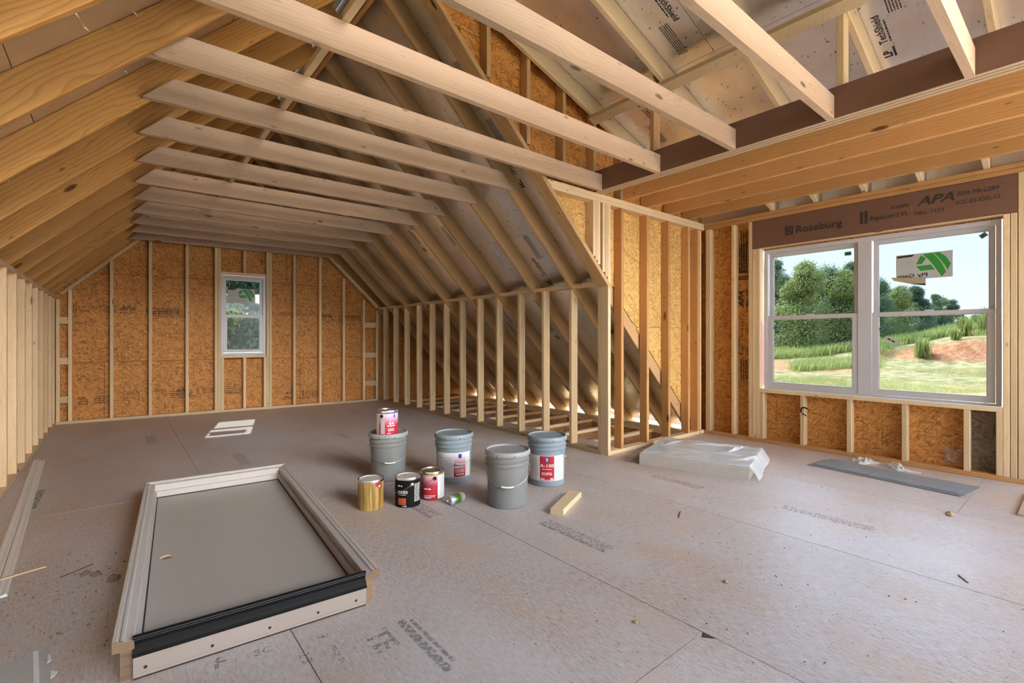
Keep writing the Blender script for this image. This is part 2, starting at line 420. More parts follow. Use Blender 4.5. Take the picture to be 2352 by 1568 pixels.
# open floor joists beyond the right knee wall, outer plate, ceiling board below
for i in range(11):
    y = 3.03 + i * .4877
    o_ = board('floor_joist', (2.95, y, -.30), (5.22, y, -.30), (0, 0, 1), .25, .012, M['osb_web'], fl)
    for z in (-.06, -.30):
        hx('joist_flange', 2.95, 5.22, y - .025 + .006 - .012, z, .063, .038, M['stud'], fl)
box('ceiling_board_below', 2.9, 5.05, 2.9, 8.6, -.33, -.315, M['drywall'], fl)
hy('eave_plate', 2.9, 8.6, 5.12, -.06, .10, .076, M['plate'], fl)
box('eave_light_board', 5.345, 5.365, 2.9, 8.6, -.42, -.012, M['osb_web'], fl)  # board added to hold back daylight at the eave
box('soffit_board', 5.16, 5.36, 2.9, 8.6, -.345, -.335, M['drywall'], fl)
box('wall_top_below', 5.13, 5.16, 2.9, 8.6, -.40, -.06, M['osb_web'], fl)
box('floor_deck_below', -2.4, 3.9, -3.3, 8.5, -.36, -.335, M['osb_web'], fl)

def print_floor():
    a = Ink().text('TE', 0, -.10, .12, .02).bar(.0, .03, .36, .062).bar(.02, .075, .33, .09)
    a.make('stamp_lettering', (.80, 1.72, .0006), (0, -1, 0), (1, 0, 0), M['ink_grey'], fl)
    b = Ink().lines(0, .06, .5, 4, .020, .012).bar(0, -.035, .5, -.015); b.make('stamp_lettering', (1.96, 2.10, .0006), (0, -1, 0), (1, 0, 0), M['ink_grey'], fl)
    b = Ink().lines(0, .06, .26, 4, .020, .012).bar(0, -.035, .26, -.015); b.make('stamp_lettering', (1.50, 2.85, .0006), (0, -1, 0), (1, 0, 0), M['ink_grey'], fl)
    c_ = Ink().text('F', 0, 0, .09, .02).text('EC', .12, 0, .05, .01); c_.make('stamp_lettering', (.24, 1.86, .0006), (.96, -.1, 0), (.1, .96, 0), M['ink_grey'], fl)
    d = Ink().text('9', 0, 0, .06, 0).text('MADE IN', .09, .02, .03, 0).text('2 3', .07, -.08, .05, 0); d.make('stamp_lettering', (.56, 1.83, .0006), (0, -1, 0), (1, 0, 0), M['ink_grey'], fl)
    e_ = Ink().bar(0, 0, .5, .04); e_.make('stamp_lettering', (-.46, 4.86, .0006), (0, -1, 0), (1, 0, 0), M['ink_grey'], fl)
    for (x, y, L_) in ((3.35, 2.25, .42), (2.3, 3.6, .35), (3.4, 1.3, .5), (.9, 5.2, .5), (2.0, 5.6, .4), (.3, 6.8, .5)):
        q = Ink().lines(0, 0, L_, 4, .022, .012); q.make('stamp_lettering', (x, y, .0006), (0, -1, 0), (1, 0, 0), M['ink_grey'], fl)
print_floor()

# ---- far gable wall (slightly out of square)
wf = st('wall_far', 'far gable wall of bare studs over orange stamped sheathing around the small window', 'wall')
gx = Vector((4.18, -.35, 0)).normalized()
def gpt(x, dy, z):
    """front face point of gable wall at room x, dy behind the face"""
    y = 8.40 - (x + .64) * .35 / 4.18
    return Vector((x, y + dy, z))
def gstud(x0, z0, z1, wdt=.038, dep=.089, cut=0, name='stud', mat=None):
    p = gpt(x0 + wdt, 0, z0); q = gpt(x0 + wdt, 0, z1)
    return board(name, p, q, (0, 1, 0), dep, wdt, mat or M['stud'], wf)
def roofz(x): return min(x + KL, KR - x)
for x0 in (-.515, -.103, .31, .732, 2.155, 2.55, 2.93, 3.27):
    xe = x0 + (0.038 if x0 < 1.45 else 0)
    gstud(x0, .038, min(roofz(x0), roofz(x0 + .038)) - .054)
gstud(-.63, .038, 1.60); gstud(3.50, .038, 1.60)
for x0 in (1.087, 1.126): gstud(x0, .038, 3.2)
gstud(1.087 + .078, .038, .81)
for x0 in (1.77, 1.809): gstud(x0, .038, 3.2)
gstud(1.733, .038, .81)
gstud(1.455, .038, .81); gstud(1.455, 2.10, 3.2)
# sill, header, bottom and sloping plates, blocks
def gh(name, x0, x1, z, dz, dep=.089, mat=None, dy=0):
    return board(name, gpt(x0, dy + dep, z), gpt(x1, dy + dep, z), (0, 0, 1), dz, dep, mat or M['plate'], wf)
gh('bottom_plate', -.63, 3.54, 0, .038)
gh('window_sill_plate', 1.165, 1.771, .81, .038)
gh('window_head_plate', 1.165, 1.771, 2.062, .038)
for (a, b) in ((-.60, -.515), (3.31, 3.50)):
    for z in (1.29, .765, .27): gh('blocking', a, b, z, .089, .038, M['plate'])
board('sloping_plate', gpt(-.60, .089, 1.65 + .04), gpt(1.42, .089, 3.67 + .04), (1, 0, -1), .038, .089, M['plate'], wf)
board('sloping_plate', gpt(3.52, 0, 1.66), gpt(1.47, 0, 3.67 + .02), (-1, 0, -1), .038, .089, M['plate'], wf)
# sheathing sheets with the window hole, seams at z .787 and 1.976 and every 2.44 along
def gsheet(x0, x1, z0, z1, hole=None):
    def clip(poly):
        for f in (lambda p: p[0] + KL + RV - p[1], lambda p: KR + RV - p[0] - p[1]):
            out = []
            for a, b in zip(poly, poly[1:] + poly[:1]):
                fa, fb = f(a), f(b)
                if fa >= 0: out.append(a)
                if fa * fb < 0: t_ = fa / (fa - fb); out.append((a[0] + (b[0] - a[0]) * t_, a[1] + (b[1] - a[1]) * t_))
            poly = out
            if len(poly) < 3: return []
        return poly
    rects = [(x0, x1, z0, z1)]
    if hole and x0 < hole[1] and x1 > hole[0] and z0 < hole[3] and z1 > hole[2]:
        hx0, hx1, hz0, hz1 = hole; rects = []
        rects += [(x0, hx0, z0, z1), (hx1, x1, z0, z1)]
        if z0 < hz0: rects.append((hx0, hx1, z0, hz0))
        if z1 > hz1: rects.append((hx0, hx1, hz1, z1))
    for (a, b, c_, d) in rects:
        if b - a < .01 or d - c_ < .01: continue
        g0 = .0025
        A = a + (g0 if a == x0 else 0); B = b - (g0 if b == x1 else 0); C_ = c_ + (g0 if c_ == z0 else 0); D = d - (g0 if d == z1 else 0)
        ps = clip([(A, C_), (B, C_), (B, D), (A, D)])
        if len(ps) < 3: continue
        o = gpt(0, .092, 0)
        prism('sheathing_panel', o, gx, (0, 0, 1), [(x / gx.x, z) for x, z in ps], -.011, 0, M['osb'], wf)
hole = (1.165, 1.771, .848, 2.062)
for (z0, z1, off) in ((-.4, .787, 0), (.787, 1.976, -.6), (1.976, 3.17, -.2), (3.17, 4.3, 0)):
    xs = [-2.6 + off + 2.44 * i for i in range(5)]
    for a, b in zip(xs, xs[1:]): gsheet(max(a, -2.5), min(b, 5.35), z0, z1, hole)
# backing behind the seams so that no daylight shows
bk = [(-2.6, -.4), (5.4, -.4), (5.4, -.05), (1.42, 3.9), (-2.6, -.1)]
for poly in ([(-2.6, -.4), (1.165, -.4), (1.165, 3.62), (-2.4, .0)], [(1.771, -.4), (5.3, -.4), (5.2, .1), (1.771, 3.5)], [(1.165, -.4), (1.771, -.4), (1.771, .848), (1.165, .848)], [(1.165, 2.062), (1.771, 2.062), (1.771, 3.5), (1.42, 3.85), (1.165, 3.6)]):
    prism('house_wrap', gpt(0, .10, 0), gx, (0, 0, 1), [(x / gx.x, z) for x, z in poly], -.004, 0, M['seam'], wf)

def gprint(ink, x, z, mat=None, name='stamp_lettering'):
    return ink.make(name, gpt(x, .0795, z), gx, (0, 0, 1), mat or M['ink_faded'], wf)
def apa(sc, extra=True, mirror=False):
    a = Ink().text('APA', 0, 0, .085 * sc, .03, shear=.3, sx=1.2).text('MILL 500', 0, -.055 * sc, .042 * sc, .01, sx=1.3)
    if extra:
        a.bar(.32 * sc, -.06 * sc, .332 * sc, .06 * sc).bar(.345 * sc, -.06 * sc, .357 * sc, .06 * sc)
        a.lines(.40 * sc, .05 * sc, .75 * sc, 4, .026 * sc, .012 * sc)
    return a
gprint(apa(.9), .00, 1.49); gprint(apa(.9), 2.60, 1.45); gprint(apa(.8), .62, .33); gprint(apa(.8), 2.05, .20)
gprint(Ink().text('7/16 CAT', 0, 0, .05).text('24/16', .03, -.055, .04).lines(.22, .04, .40, 4, .025, .012).bar(-.04, -.06, -.03, .06).bar(-.02, -.06, -.01, .06), -.43, 1.50)
gprint(Ink().lines(0, 0, .34, 4, .028, .012).box_(-.02, -.12, .36, .02, .004), .36, 1.51)
gprint(Ink().lines(0, 0, .1, 4, .028, .012).lines(.16, 0, .32, 4, .028, .012), -.42, .33)
gprint(Ink().text('2020', .02, .03, .045).text('091201', 0, -.03, .045).box_(-.01, -.05, .16, .08, .006), .05, .30)
gprint(Ink().lines(0, 0, .28, 4, .028, .013).text('7/16 CAT', -.22, .0, .045), .55, .35)
gprint(Ink().box_(0, -.05, .26, .06, .005).lines(.02, .04, .24, 3, .03, .014), 1.20, .31)
gprint(Ink().text('GEORGIA-PACIFIC', 0, 0, .05, .01), 2.0, .12)
gprint(Ink().text('PACIFIC', 0, 0, .06, .01), -.63, .17)
Ink().text('Georgia-Pacific', 0, 0, .062, .01).make('stamp_lettering', gpt(1.70, .0795, 2.62), (0, 0, -1), gx, M['ink_faded'], wf)
gprint(Ink().lines(0, 0, .9, 3, .02, .007), 1.95, 1.52); gprint(Ink().lines(0, 0, .35, 2, .03, .01), 3.0, 1.50)

# ---- left and right knee walls
wl = st('wall_left', 'left knee wall of close bare studs under the sloping rafters', 'wall')
for y in (3.70, 4.12, 4.55, 4.97, 5.40, 5.83, 6.26, 6.70, 7.12, 7.52, 7.95, 8.25):
    vstud('stud', -.63 - .089, y, .038, 1.612, .089, .038, M['stud'], wl)
hy('bottom_plate', 3.2, 8.38, -.63 - .089, 0, .089, .038, M['plate'], wl)
hy('top_plate', 3.2, 8.38, -.63 - .089, 1.612, .089, .038, M['plate'], wl)
box('sheathing_panel', -.735, -.722, 3.2, 8.45, 0, 1.7, M['osb'], wl)
wr = st('wall_right', 'right knee wall of open pale studs with the dark eave space behind', 'wall')
KX = 3.541
for y in (8.17, 7.86, 7.46, 7.06, 6.65, 6.25, 5.85, 5.44, 5.03, 4.63, 4.22, 3.81, 3.40, 3.02):
    vstud('stud', KX, y - .038, .038, 1.612, .089, .038, M['stud'], wr)
hy('bottom_plate', 2.983, 8.1, KX, 0, .089, .038, M['plate'], wr)
hy('top_plate', 2.99, 8.1, KX, 1.612, .089, .038, M['plate'], wr)

# ---- cheek wall of the dormer
wc = st('wall_cheek', 'dormer side wall with yellow sheathing, tall studs and double top plate', 'wall')
CY = 2.893
for x in (3.738, 4.152, 4.54, 4.932): vstud('stud', x, CY, .038, 2.36, .038, .089, M['djoist'] if x > 3.7 else M['stud'], wc)
vstud('corner_post', 3.541, CY, .038, 2.36, .038, .089, M['plate'], wc)
vstud('corner_post', 5.13, CY, .038, 2.36, .038, .089, M['djoist'], wc)
vstud('corner_post', 5.232, CY + .03, .038, 2.36, .038, .059, M['stud'], wc)
def slz(x, k_=0): return KR - x + k_
for x in (3.33, 3.364, 3.398): vstud('stud', x, CY, slz(x) + .044, 2.36, .033, .089, M['plate'], wc)
vstud('stud', 3.462, CY, slz(3.462) + .044, 2.36, .036, .089, M['plate'], wc)
vstud('stud', 3.503, CY + .001, slz(3.503) + .044, 2.36, .037, .089, M['plate'], wc)
hx('bottom_plate', 3.541, 5.27, CY, 0, .089, .038, M['plate'], wc)
hx('top_plate', 2.80, 5.27, CY, 2.36, .089, .038, M['plate'], wc)
hx('top_plate', 2.76, 5.27, CY, 2.399, .089, .038, M['plate'], wc)
# sloping sill plate under the cheek studs: underside along the roof line
board('sloping_plate', (3.576, CY - .002, slz(3.576) - .008), (1.62, CY - .002, slz(1.62) - .008), (1, 0, 1), .04, .137, M['rafter2'], wc)
bpy.context.view_layer.update()
for x, in ((2.13,), (2.53,), (2.94,), (3.335,), (3.73,)):
    vstud('gable_stud', x, CY, max(slz(x) + .06, 2.44), SH(x + .038) + .15, .038, .089, M['rafter2'], wc)
board('sloping_top_plate', (1.55, CY, SH(1.55) + .15), (5.2, CY, SH(5.2) + .15), (0, 0, 1), .038, .089, M['rafter2'], wc) if False else board('sloping_top_plate', (1.55, CY + .089, SH(1.55) + .15), (5.2, CY + .089, SH(5.2) + .15), (0, 0, 1), .038, .089, M['rafter2'], wc)
# cheek sheathing in sheets
def csheet(x0, x1, z0, z1, mat):
    pts = []; n = 14
    top = [(x1 - (x1 - x0) * i / n) for i in range(n + 1)]
    up = [(x, min(z1 - .002, SH(x) + .19)) for x in top]
    lo = [(x, max(z0 + .002, KR + .16 - x)) for x in top[::-1]]
    lo2 = [(x, z) for x, z in lo if z < min(z1 - .002, SH(x) + .19) - .001]
    up2 = [(x, z) for x, z in up if z > max(z0 + .002, KR + .16 - x) + .001]
    if len(lo2) < 2: return
    prism('sheathing_panel', (0, CY + .0905, 0), (1, 0, 0), (0, 0, 1), lo2 + up2, -.011, 0, mat, wc)
for x0, x1 in ((1.5, 2.55), (2.55, 3.765), (3.765, 4.98), (4.98, 5.36)):
    for z0, z1 in ((0, 1.22), (1.22, 1.60), (1.60, 2.44), (2.44, 3.4), (3.4, 4.0)):
        if (x0 > 3.7 and z0 == 1.22): continue
        zz = z0 if not (x0 > 3.7 and z0 == 1.6) else 1.22
        csheet(x0 + .001, x1 - .001, zz, z1, M['osb_light'] if z0 < 2.4 else M['osb'])
# back sheet closing the seams
prism('house_wrap', (0, CY + .101, 0), (1, 0, 0), (0, 0, 1), [(1.5, 3.8), (5.36, 0.0), (5.36, 2.6), (1.5, 3.9)], -.004, -.001, M['seam'], wc)
for (x, z, s_, rot) in ((4.62, 1.35, .8, 0), (5.02, 2.2, .8, 0)):
    apa(s_).make('stamp_lettering', (x, CY + .077, z + .3), (0, 0, -1), (1, 0, 0), M['ink_faded'], wc)
Ink().text('120921', 0, 0, .06, 0).make('stamp_lettering', (4.63, CY + .077, 1.9), (0, 0, 1), (-1, 0, 0), M['ink_faded'], wc)

# ---- window wall
ww = st('wall_window', 'dormer wall framed round the double window, laminated header above, cripple studs below', 'wall')
WX = 5.27
def wst(y0, z0, z1, t_=.038, mat=None, dep=.089, name='stud'):
    return vstud(name, WX, y0, z0, z1, dep, t_, mat or M['stud'], ww)
ZT = 2.44
for y in (2.55, ): wst(2.53, .038, 2.36)
wst(2.815, .038, 2.36, .055, M['stud']); 
wst(2.343, .038, 2.36)
for y in (2.302, ): wst(y, .038, 2.06)
wst(2.263, .038, 2.06)
for y in (.41, .450): wst(y - .038, .038, 2.06, .037)
wst(.45, .038, .53, .037)
wst(.33, .038, 2.36); wst(-.35, .038, 2.36, .3)
wst(2.226, .038, .53, .036, M['plate'])
for y in (1.835, 1.438, 1.03, .635): wst(y, .038, .53, name='cripple_stud')
def wh(name, y0, y1, z, dz, mat=None, x=WX, dx=.089): return hy(name, y0, y1, x, z, dx, dz, mat or M['plate'], ww)
wh('bottom_plate', -.4, 2.98, 0, .038, M['djoist']); wh('window_sill_plate', .45, 2.263, .53, .036)
wh('top_plate', -3.2, 2.98, 2.363, .037, M['djoist']); wh('top_plate', -3.2, 2.98, 2.402, .037, M['djoist'])
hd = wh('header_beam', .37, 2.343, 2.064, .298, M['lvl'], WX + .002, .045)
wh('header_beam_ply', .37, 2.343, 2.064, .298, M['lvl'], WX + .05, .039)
wh('head_trim', .45, 2.263, 2.055, .009, M['plate'], WX, .07)
def wsheet(y0, y1, z0, z1, mat):
    prism('sheathing_panel', (WX + .0905, 0, 0), (0, 1, 0), (0, 0, 1), [(y0 + .002, z0 + .002), (y1 - .002, z0 + .002), (y1 - .002, z1 - .002), (y0 + .002, z1 - .002)], 0, .011, mat, ww)
M['osb_dark'] = osb('osb_grey_brown', (.20, .15, .10), (.13, .095, .065), (.06, .045, .035))  # greyer, darker flakes for the sheet in one cripple bay
for a in ((2.263, 3.0, .62, 2.44), (2.263, 3.0, 0, .62), (.665, 2.263, 0, .57), (.45, .665, 0, .57), (-.4, .45, 0, .62), (-.4, .45, .62, 2.44), (.45, 2.263, 2.04, 2.44)):
    wsheet(*a, M['osb_dark'] if a[1] == .665 else M['osb'])
box('house_wrap', WX + .102, WX + .106, 2.27, 3.0, 0, 2.5, M['seam'], ww); box('house_wrap', WX + .102, WX + .106, .44, 2.27, -.1, .57, M['seam'], ww)
box('house_wrap', WX + .102, WX + .106, -1.5, .44, 0, 2.5, M['seam'], ww)
for (y, z) in ((2.47, 1.45),):
    apa(.95).make('stamp_lettering', (WX + .0785, y, z), (0, 0, 1), (0, 1, 0), M['ink'], ww)
    Ink().text('7/16 CAT', 0, 0, .05, 0).text('24/16', .02, -.06, .045, 0).make('stamp_lettering', (WX + .0785, y, 1.13), (0, 0, 1), (0, 1, 0), M['ink'], ww)
    Ink().text('2021', 0, 0, .05, 0).text('0920', .0, -.065, .045, 0).box_(-.01, -.08, .15, .05, .004).make('stamp_lettering', (WX + .0785, y, .93), (0, 0, 1), (0, 1, 0), M['ink'], ww)
    Ink().lines(0, .03, .24, 5, .026, .012).make('stamp_lettering', (WX + .0785, y, .64), (0, 0, 1), (0, 1, 0), M['ink'], ww)
    Ink().lines(0, .03, .42, 5, .026, .012).bar(-.05, -.08, -.04, .05).bar(-.03, -.08, -.02, .05).make('stamp_lettering', (WX + .0785, y, 1.88), (0, 0, 1), (0, 1, 0), M['ink'], ww)
# lettering on the header (reads left to right from the room: towards -Y)
hk = Ink()
hk.box_(0, 0, .075, .09, .012).text('R', .014, .014, .085, .02).text('Roseburg', .095, .01, .10, .015, sx=1.05)
hk.bar(.64, -.005, .662, .11).bar(.675, -.005, .697, .11).text('3100Fb', .86, .085, .045, .008).text('RigidLam LVL', .715, .015, .052, .01, sx=.95)
hk.text('APA', 1.05, .08, .10, .02, shear=.3, sx=1.25).text('APA PR-L289', 1.30, .105, .046, .008, sx=.95)
hk.text('MILL 1123', 1.03, .00, .047, .0, sx=.95).text('ICC-ES ESR-12', 1.29, .035, .046, .008, sx=.92)
M['ink_beam'] = plain('ink_beam', (.035, .028, .026), .6)
o_ = hk.make('beam_lettering', (WX - .0005, 2.01, 2.155), (0, -1, 0), (0, 0, 1), M['ink_beam'], ww)

box('soffit_blocking', 5.362, 5.378, YB, 3.12, 2.38, 2.60, M['foil'], ww)
box('corner_filler', 5.13, 5.40, 2.995, 3.01, 0, 2.62, M['osb'], ww)
# ---- windows
def sash(parent, x, y0, y1, z0, z1, fw, dep, bot=None, top=None):
    """one sash frame with pane; opening coordinates are outer"""
    s = bpy.data.objects.new('sash', None)
    bot = bot or fw; top = top or fw
    vs = []; fs = []
    def bx(a0, a1, b0, b1, x0, x1):
        b = len(vs)
        for X in (x0, x1):
            for Y, Z in ((a0, b0), (a1, b0), (a1, b1), (a0, b1)): vs.append((X, Y, Z))
        for f in ((0, 1, 2, 3), (7, 6, 5, 4), (0, 4, 5, 1), (1, 5, 6, 2), (2, 6, 7, 3), (3, 7, 4, 0)): fs.append(tuple(b + i for i in f))
    bx(y0, y1, z0, z0 + bot, x, x + dep); bx(y0, y1, z1 - top, z1, x, x + dep)
    bx(y0, y0 + fw, z0 + bot, z1 - top, x, x + dep); bx(y1 - fw, y1, z0 + bot, z1 - top, x, x + dep)
    i = .006  # inner stepped bead
    bx(y0 + fw, y1 - fw, z0 + bot, z0 + bot + i, x + dep * .35, x + dep); bx(y0 + fw, y1 - fw, z1 - top - i, z1 - top, x + dep * .35, x + dep)
    bx(y0 + fw, y0 + fw + i, z0 + bot, z1 - top, x + dep * .35, x + dep); bx(y1 - fw - i, y1 - fw, z0 + bot, z1 - top, x + dep * .35, x + dep)
    so = link('sash_frame', mesh('sash_frame', vs, fs), M['vinyl'], parent)
    gl = link('glass_pane', mesh('glass_pane', [(x + dep * .55, y0 + fw, z0 + bot), (x + dep * .55, y1 - fw, z0 + bot), (x + dep * .55, y1 - fw, z1 - top), (x + dep * .55, y0 + fw, z1 - top)], [(0, 1, 2, 3)]), M['glass'], so)
    bpy.data.objects.remove(s)
    return so
def casing(parent, name, x0, x1, ya, yb, za, zb, hs, mat):
    """outer frame: plate with rectangular holes hs"""
    ys = sorted({ya, yb, *[h[0] for h in hs], *[h[1] for h in hs]}); zs = sorted({za, zb, *[h[2] for h in hs], *[h[3] for h in hs]})
    vs = []; fs = []
    for a, b in zip(ys, ys[1:]):
        for c_, d in zip(zs, zs[1:]):
            cy, cz = (a + b) / 2, (c_ + d) / 2
            if any(h[0] < cy < h[1] and h[2] < cz < h[3] for h in hs): continue
            q = len(vs)
            for X in (x0, x1):
                for Y, Z in ((a, c_), (b, c_), (b, d), (a, d)): vs.append((X, Y, Z))
            for f in ((0, 1, 2, 3), (7, 6, 5, 4), (0, 4, 5, 1), (1, 5, 6, 2), (2, 6, 7, 3), (3, 7, 4, 0)): fs.append(tuple(q + i for i in f))
    return link(name, mesh(name, vs, fs), mat, parent)
w1 = st('window_1', 'wide white vinyl double window with two hung sashes in the dormer wall', 'window')
HS = [(.495, 1.302, .585, 2.005), (1.405, 2.215, .585, 2.005)]
casing(w1, 'outer_frame', 5.345, 5.42, .462, 2.25, .565, 2.042, HS, M['vinyl'])
for (a, b, _, _) in HS:
    sash(w1, 5.385, a + .005, b - .005, 1.30, 2.003, .034, .028)      # upper, set further out
    sash(w1, 5.352, a + .003, b - .003, .587, 1.34, .045, .03, bot=.048, top=.034)
    box('sash_lock', 5.346, 5.36, (a + b) / 2 - .03, (a + b) / 2 + .03, 1.335, 1.35, M['vinyl'], w1)
box('sill_tape', 5.275, 5.36, .452, 2.262, .566, .572, M['white_tape'], w1)
box('side_tape', 5.32, 5.40, .4515, .4535, .60, 1.28, M['pink'], w1)
box('side_tape', 5.32, 5.40, 2.2605, 2.2625, .60, 1.28, M['pink'], w1)
box('side_tape', 5.31, 5.40, .4515, .4535, 1.28, 2.03, M['white_tape'], w1)
w2 = st('window_2', 'narrow white hung window in the far gable wall', 'window')
def to_gable(o):
    o.matrix_world = Matrix.Translation(gpt(0, 0, 0)) @ Matrix(((gx.x, 0, 0, 0), (gx.y, 1, 0, 0), (0, 0, 1, 0), (0, 0, 0, 1)))
sub = empty('x')
# built on the x=const helpers then turned: local (x depth, y across) -> gable
def turned(fn, *a, **k_):
    before = set(bpy.data.objects); fn(*a, **k_)
    for o in set(bpy.data.objects) - before:
        if o.type == 'MESH':
            for v in o.data.vertices:
                X, Y, Z = v.co; p = gpt(Y, X, Z); v.co = p
            o.data.flip_normals()
turned(casing, w2, 'outer_frame', .045, .115, 1.172, 1.764, .852, 2.055, [(1.205, 1.73, .885, 2.02)], M['vinyl'])
turned(sash, w2, .082, 1.207, 1.728, 1.43, 2.018, .03, .025)
turned(sash, w2, .05, 1.207, 1.728, .887, 1.465, .04, .028)
bpy.data.objects.remove(sub)

# ---- roofs
rl = st('roof_left', 'left roof slope of deep yellow pine rafters under foil tinted with reflected tan light', 'roof')
def lrafter(y, mat=None):
    # underside from low to high; local Y = outward normal, local Z = along Y?  x=(1,0,1), y=(-1,0,1) -> z = x cross y = (0,-2,0) => -Y
    board('rafter', (-2.0, y + .038, -2.0 + KL), (1.43, y + .038, 1.43 + KL), (-1, 0, 1), RV / math.sqrt(2), .038, mat or M['rafter'], rl)
for y in (.42, 1.03, 1.58, 2.12, 2.72, 3.34, 3.95, 4.57, 5.19, 5.81, 6.43, 7.06, 7.67, 8.22): lrafter(y)
def lsheet(u0, u1, y0, y1):
    """u = x coordinate down the slope"""
    k_ = KL + RV
    o_ = Vector(((u0 + u1) / 2, (y0 + y1) / 2, (u0 + u1) / 2 + k_)); s2 = math.sqrt(2)
    L2 = (u1 - u0) / 2 * s2 - .002; W2 = (y1 - y0) / 2 - .002
    prism('sheathing_panel', o_, (1, 0, 1), (0, 1, 0), [(-L2, -W2), (L2, -W2), (L2, W2), (-L2, W2)], .0, .012, M['foil_tan_reflect'], rl)
S4 = 1.22 / math.sqrt(2)
us = [-.33 + S4 * i for i in range(-2, 4)]
for i, (a, b) in enumerate(zip(us, us[1:])):
    ys = [-3.3 + (1.22 if i % 2 else 0) + 2.44 * j for j in range(-1, 6)]
    for c_, d in zip(ys, ys[1:]):
        c2, d2 = max(c_, -3.3), min(d, 8.6)
        if d2 - c2 > .1: lsheet(max(a, -2.3), min(b, 1.36), c2, d2)
prism('roof_felt', (0, 0, KL + RV + .03), (1, 0, 1), (0, 1, 0), [(-2.35 * 1.4142, -3.3), (1.40 * 1.4142, -3.3), (1.40 * 1.4142, 8.6), (-2.35 * 1.4142, 8.6)], .0, .006, M['seam'], rl)
rr_ = st('roof_right', 'right roof slope of brown rafters under shiny silver foil sheathing with printed logos', 'roof')
def rrafter(y, x0=1.45, x1=5.25):
    # from low to high: dir (-1,0,1), up (1,0,1): cross = (-1,0,1)x(1,0,1) = (0*1-1*0, 1*1-(-1)*1, 0) = (0,2,0) +Y
    board('rafter', (x1, y, KR - x1), (x0, y, KR - x0), (1, 0, 1), RV / math.sqrt(2), .038, M['rafter2'], rr_)
for y in (3.34, 3.92, 4.55, 5.15, 5.77, 6.37, 6.98, 7.585, 8.02): rrafter(y)
rrafter(2.995)
def rsheet(u0, u1, y0, y1):
    k_ = KR + RV; o_ = Vector(((u0 + u1) / 2, (y0 + y1) / 2, k_ - (u0 + u1) / 2)); s2 = math.sqrt(2)
    L2 = (u1 - u0) / 2 * s2 - .0015; W2 = (y1 - y0) / 2 - .0015
    prism('sheathing_panel', o_, (-1, 0, 1), (0, 1, 0), [(-L2, -W2), (L2, -W2), (L2, W2), (-L2, W2)], -.012, 0, M['foil'], rr_)
us = [2.325 + S4 * i for i in range(-2, 5)]
for i, (a, b) in enumerate(zip(us, us[1:])):
    ys = [3.0 - 2.44 + (1.22 if i % 2 else 0) + 2.44 * j for j in range(-1, 5)]
    for c_, d in zip(ys, ys[1:]):
        c2, d2 = max(c_, 3.0), min(d, 8.6)
        if d2 - c2 > .1: rsheet(max(a, 1.48), min(b, 5.30), c2, d2)
# felt above, local z for (-1,0,1)x(0,1,0) = (-1,0,-1) : below the plane -> negative is up
prism('roof_felt', (0, 0, KR + RV + .03), (-1, 0, 1), (0, 1, 0), [(-5.33 * 1.4142, 2.99), (-1.4 * 1.4142, 2.99), (-1.4 * 1.4142, 8.6), (-5.33 * 1.4142, 8.6)], -.006, 0, M['seam'], rr_)
board('ridge_board', (1.43, -3.3, 3.62), (1.43, 8.5, 3.62), (0, 0, 1), .30, .038, M['rafter'], rl)
rd = st('roof_dormer', 'low dormer roof with silver foil panels, rafters and a flat cross board', 'roof')
sl = Vector((1, 0, -.333)).normalized(); sn = Vector((.333, 0, 1)).normalized()
def drafter(y, x0=1.5, x1=4.72):
    board('rafter', (x0, y + .038, SH(x0)), (x1, y + .038, SH(x1)), sn, .142, .038, M['plate'], rd)
for y in (.36, .94, 1.53, 2.12, 2.845): drafter(y)
for y in (-.3, -.9, -1.5, -2.1, -2.7): drafter(y, 1.5, 5.6)
for y in (2.117, 1.715, 1.316, .919, .521): drafter(y, 4.5, 5.75)
hy('cross_board', -.5, 2.88, 4.66, SH(4.70) + .0, .038, .14, M['plate'], rd)
def dsheet(x0, x1, y0, y1):
    o_ = Vector(((x0 + x1) / 2, (y0 + y1) / 2, SH((x0 + x1) / 2))) + sn * .143
    L2 = (x1 - x0) / 2 / sl.x - .0015; W2 = (y1 - y0) / 2 - .0015
    prism('sheathing_panel', o_, sl, (0, 1, 0), [(-L2, -W2), (L2, -W2), (L2, W2), (-L2, W2)], 0, .012, M['foil'], rd)
D4 = 1.22 * sl.x
us = [3.341 + D4 * i for i in range(-2, 3)]
for i, (a, b) in enumerate(zip(us, us[1:])):
    ys = [3.0 - 2.44 * 3 + (1.22 if i % 2 else 0) + 2.44 * j for j in range(-1, 4)]
    for c_, d in zip(ys, ys[1:]):
        c2, d2 = max(c_, YB), min(d, 2.99)
        if d2 - c2 > .1: dsheet(max(a, 1.45), min(b, 5.75), c2, d2)
f0 = Vector((1.4, 0, SH(1.4))) + sn * .165
prism('roof_felt', f0, sl, (0, 1, 0), [(0, YB), (4.35 / sl.x, YB), (4.35 / sl.x, 3.0), (0, 3.0)], 0, .006, M['seam'], rd)
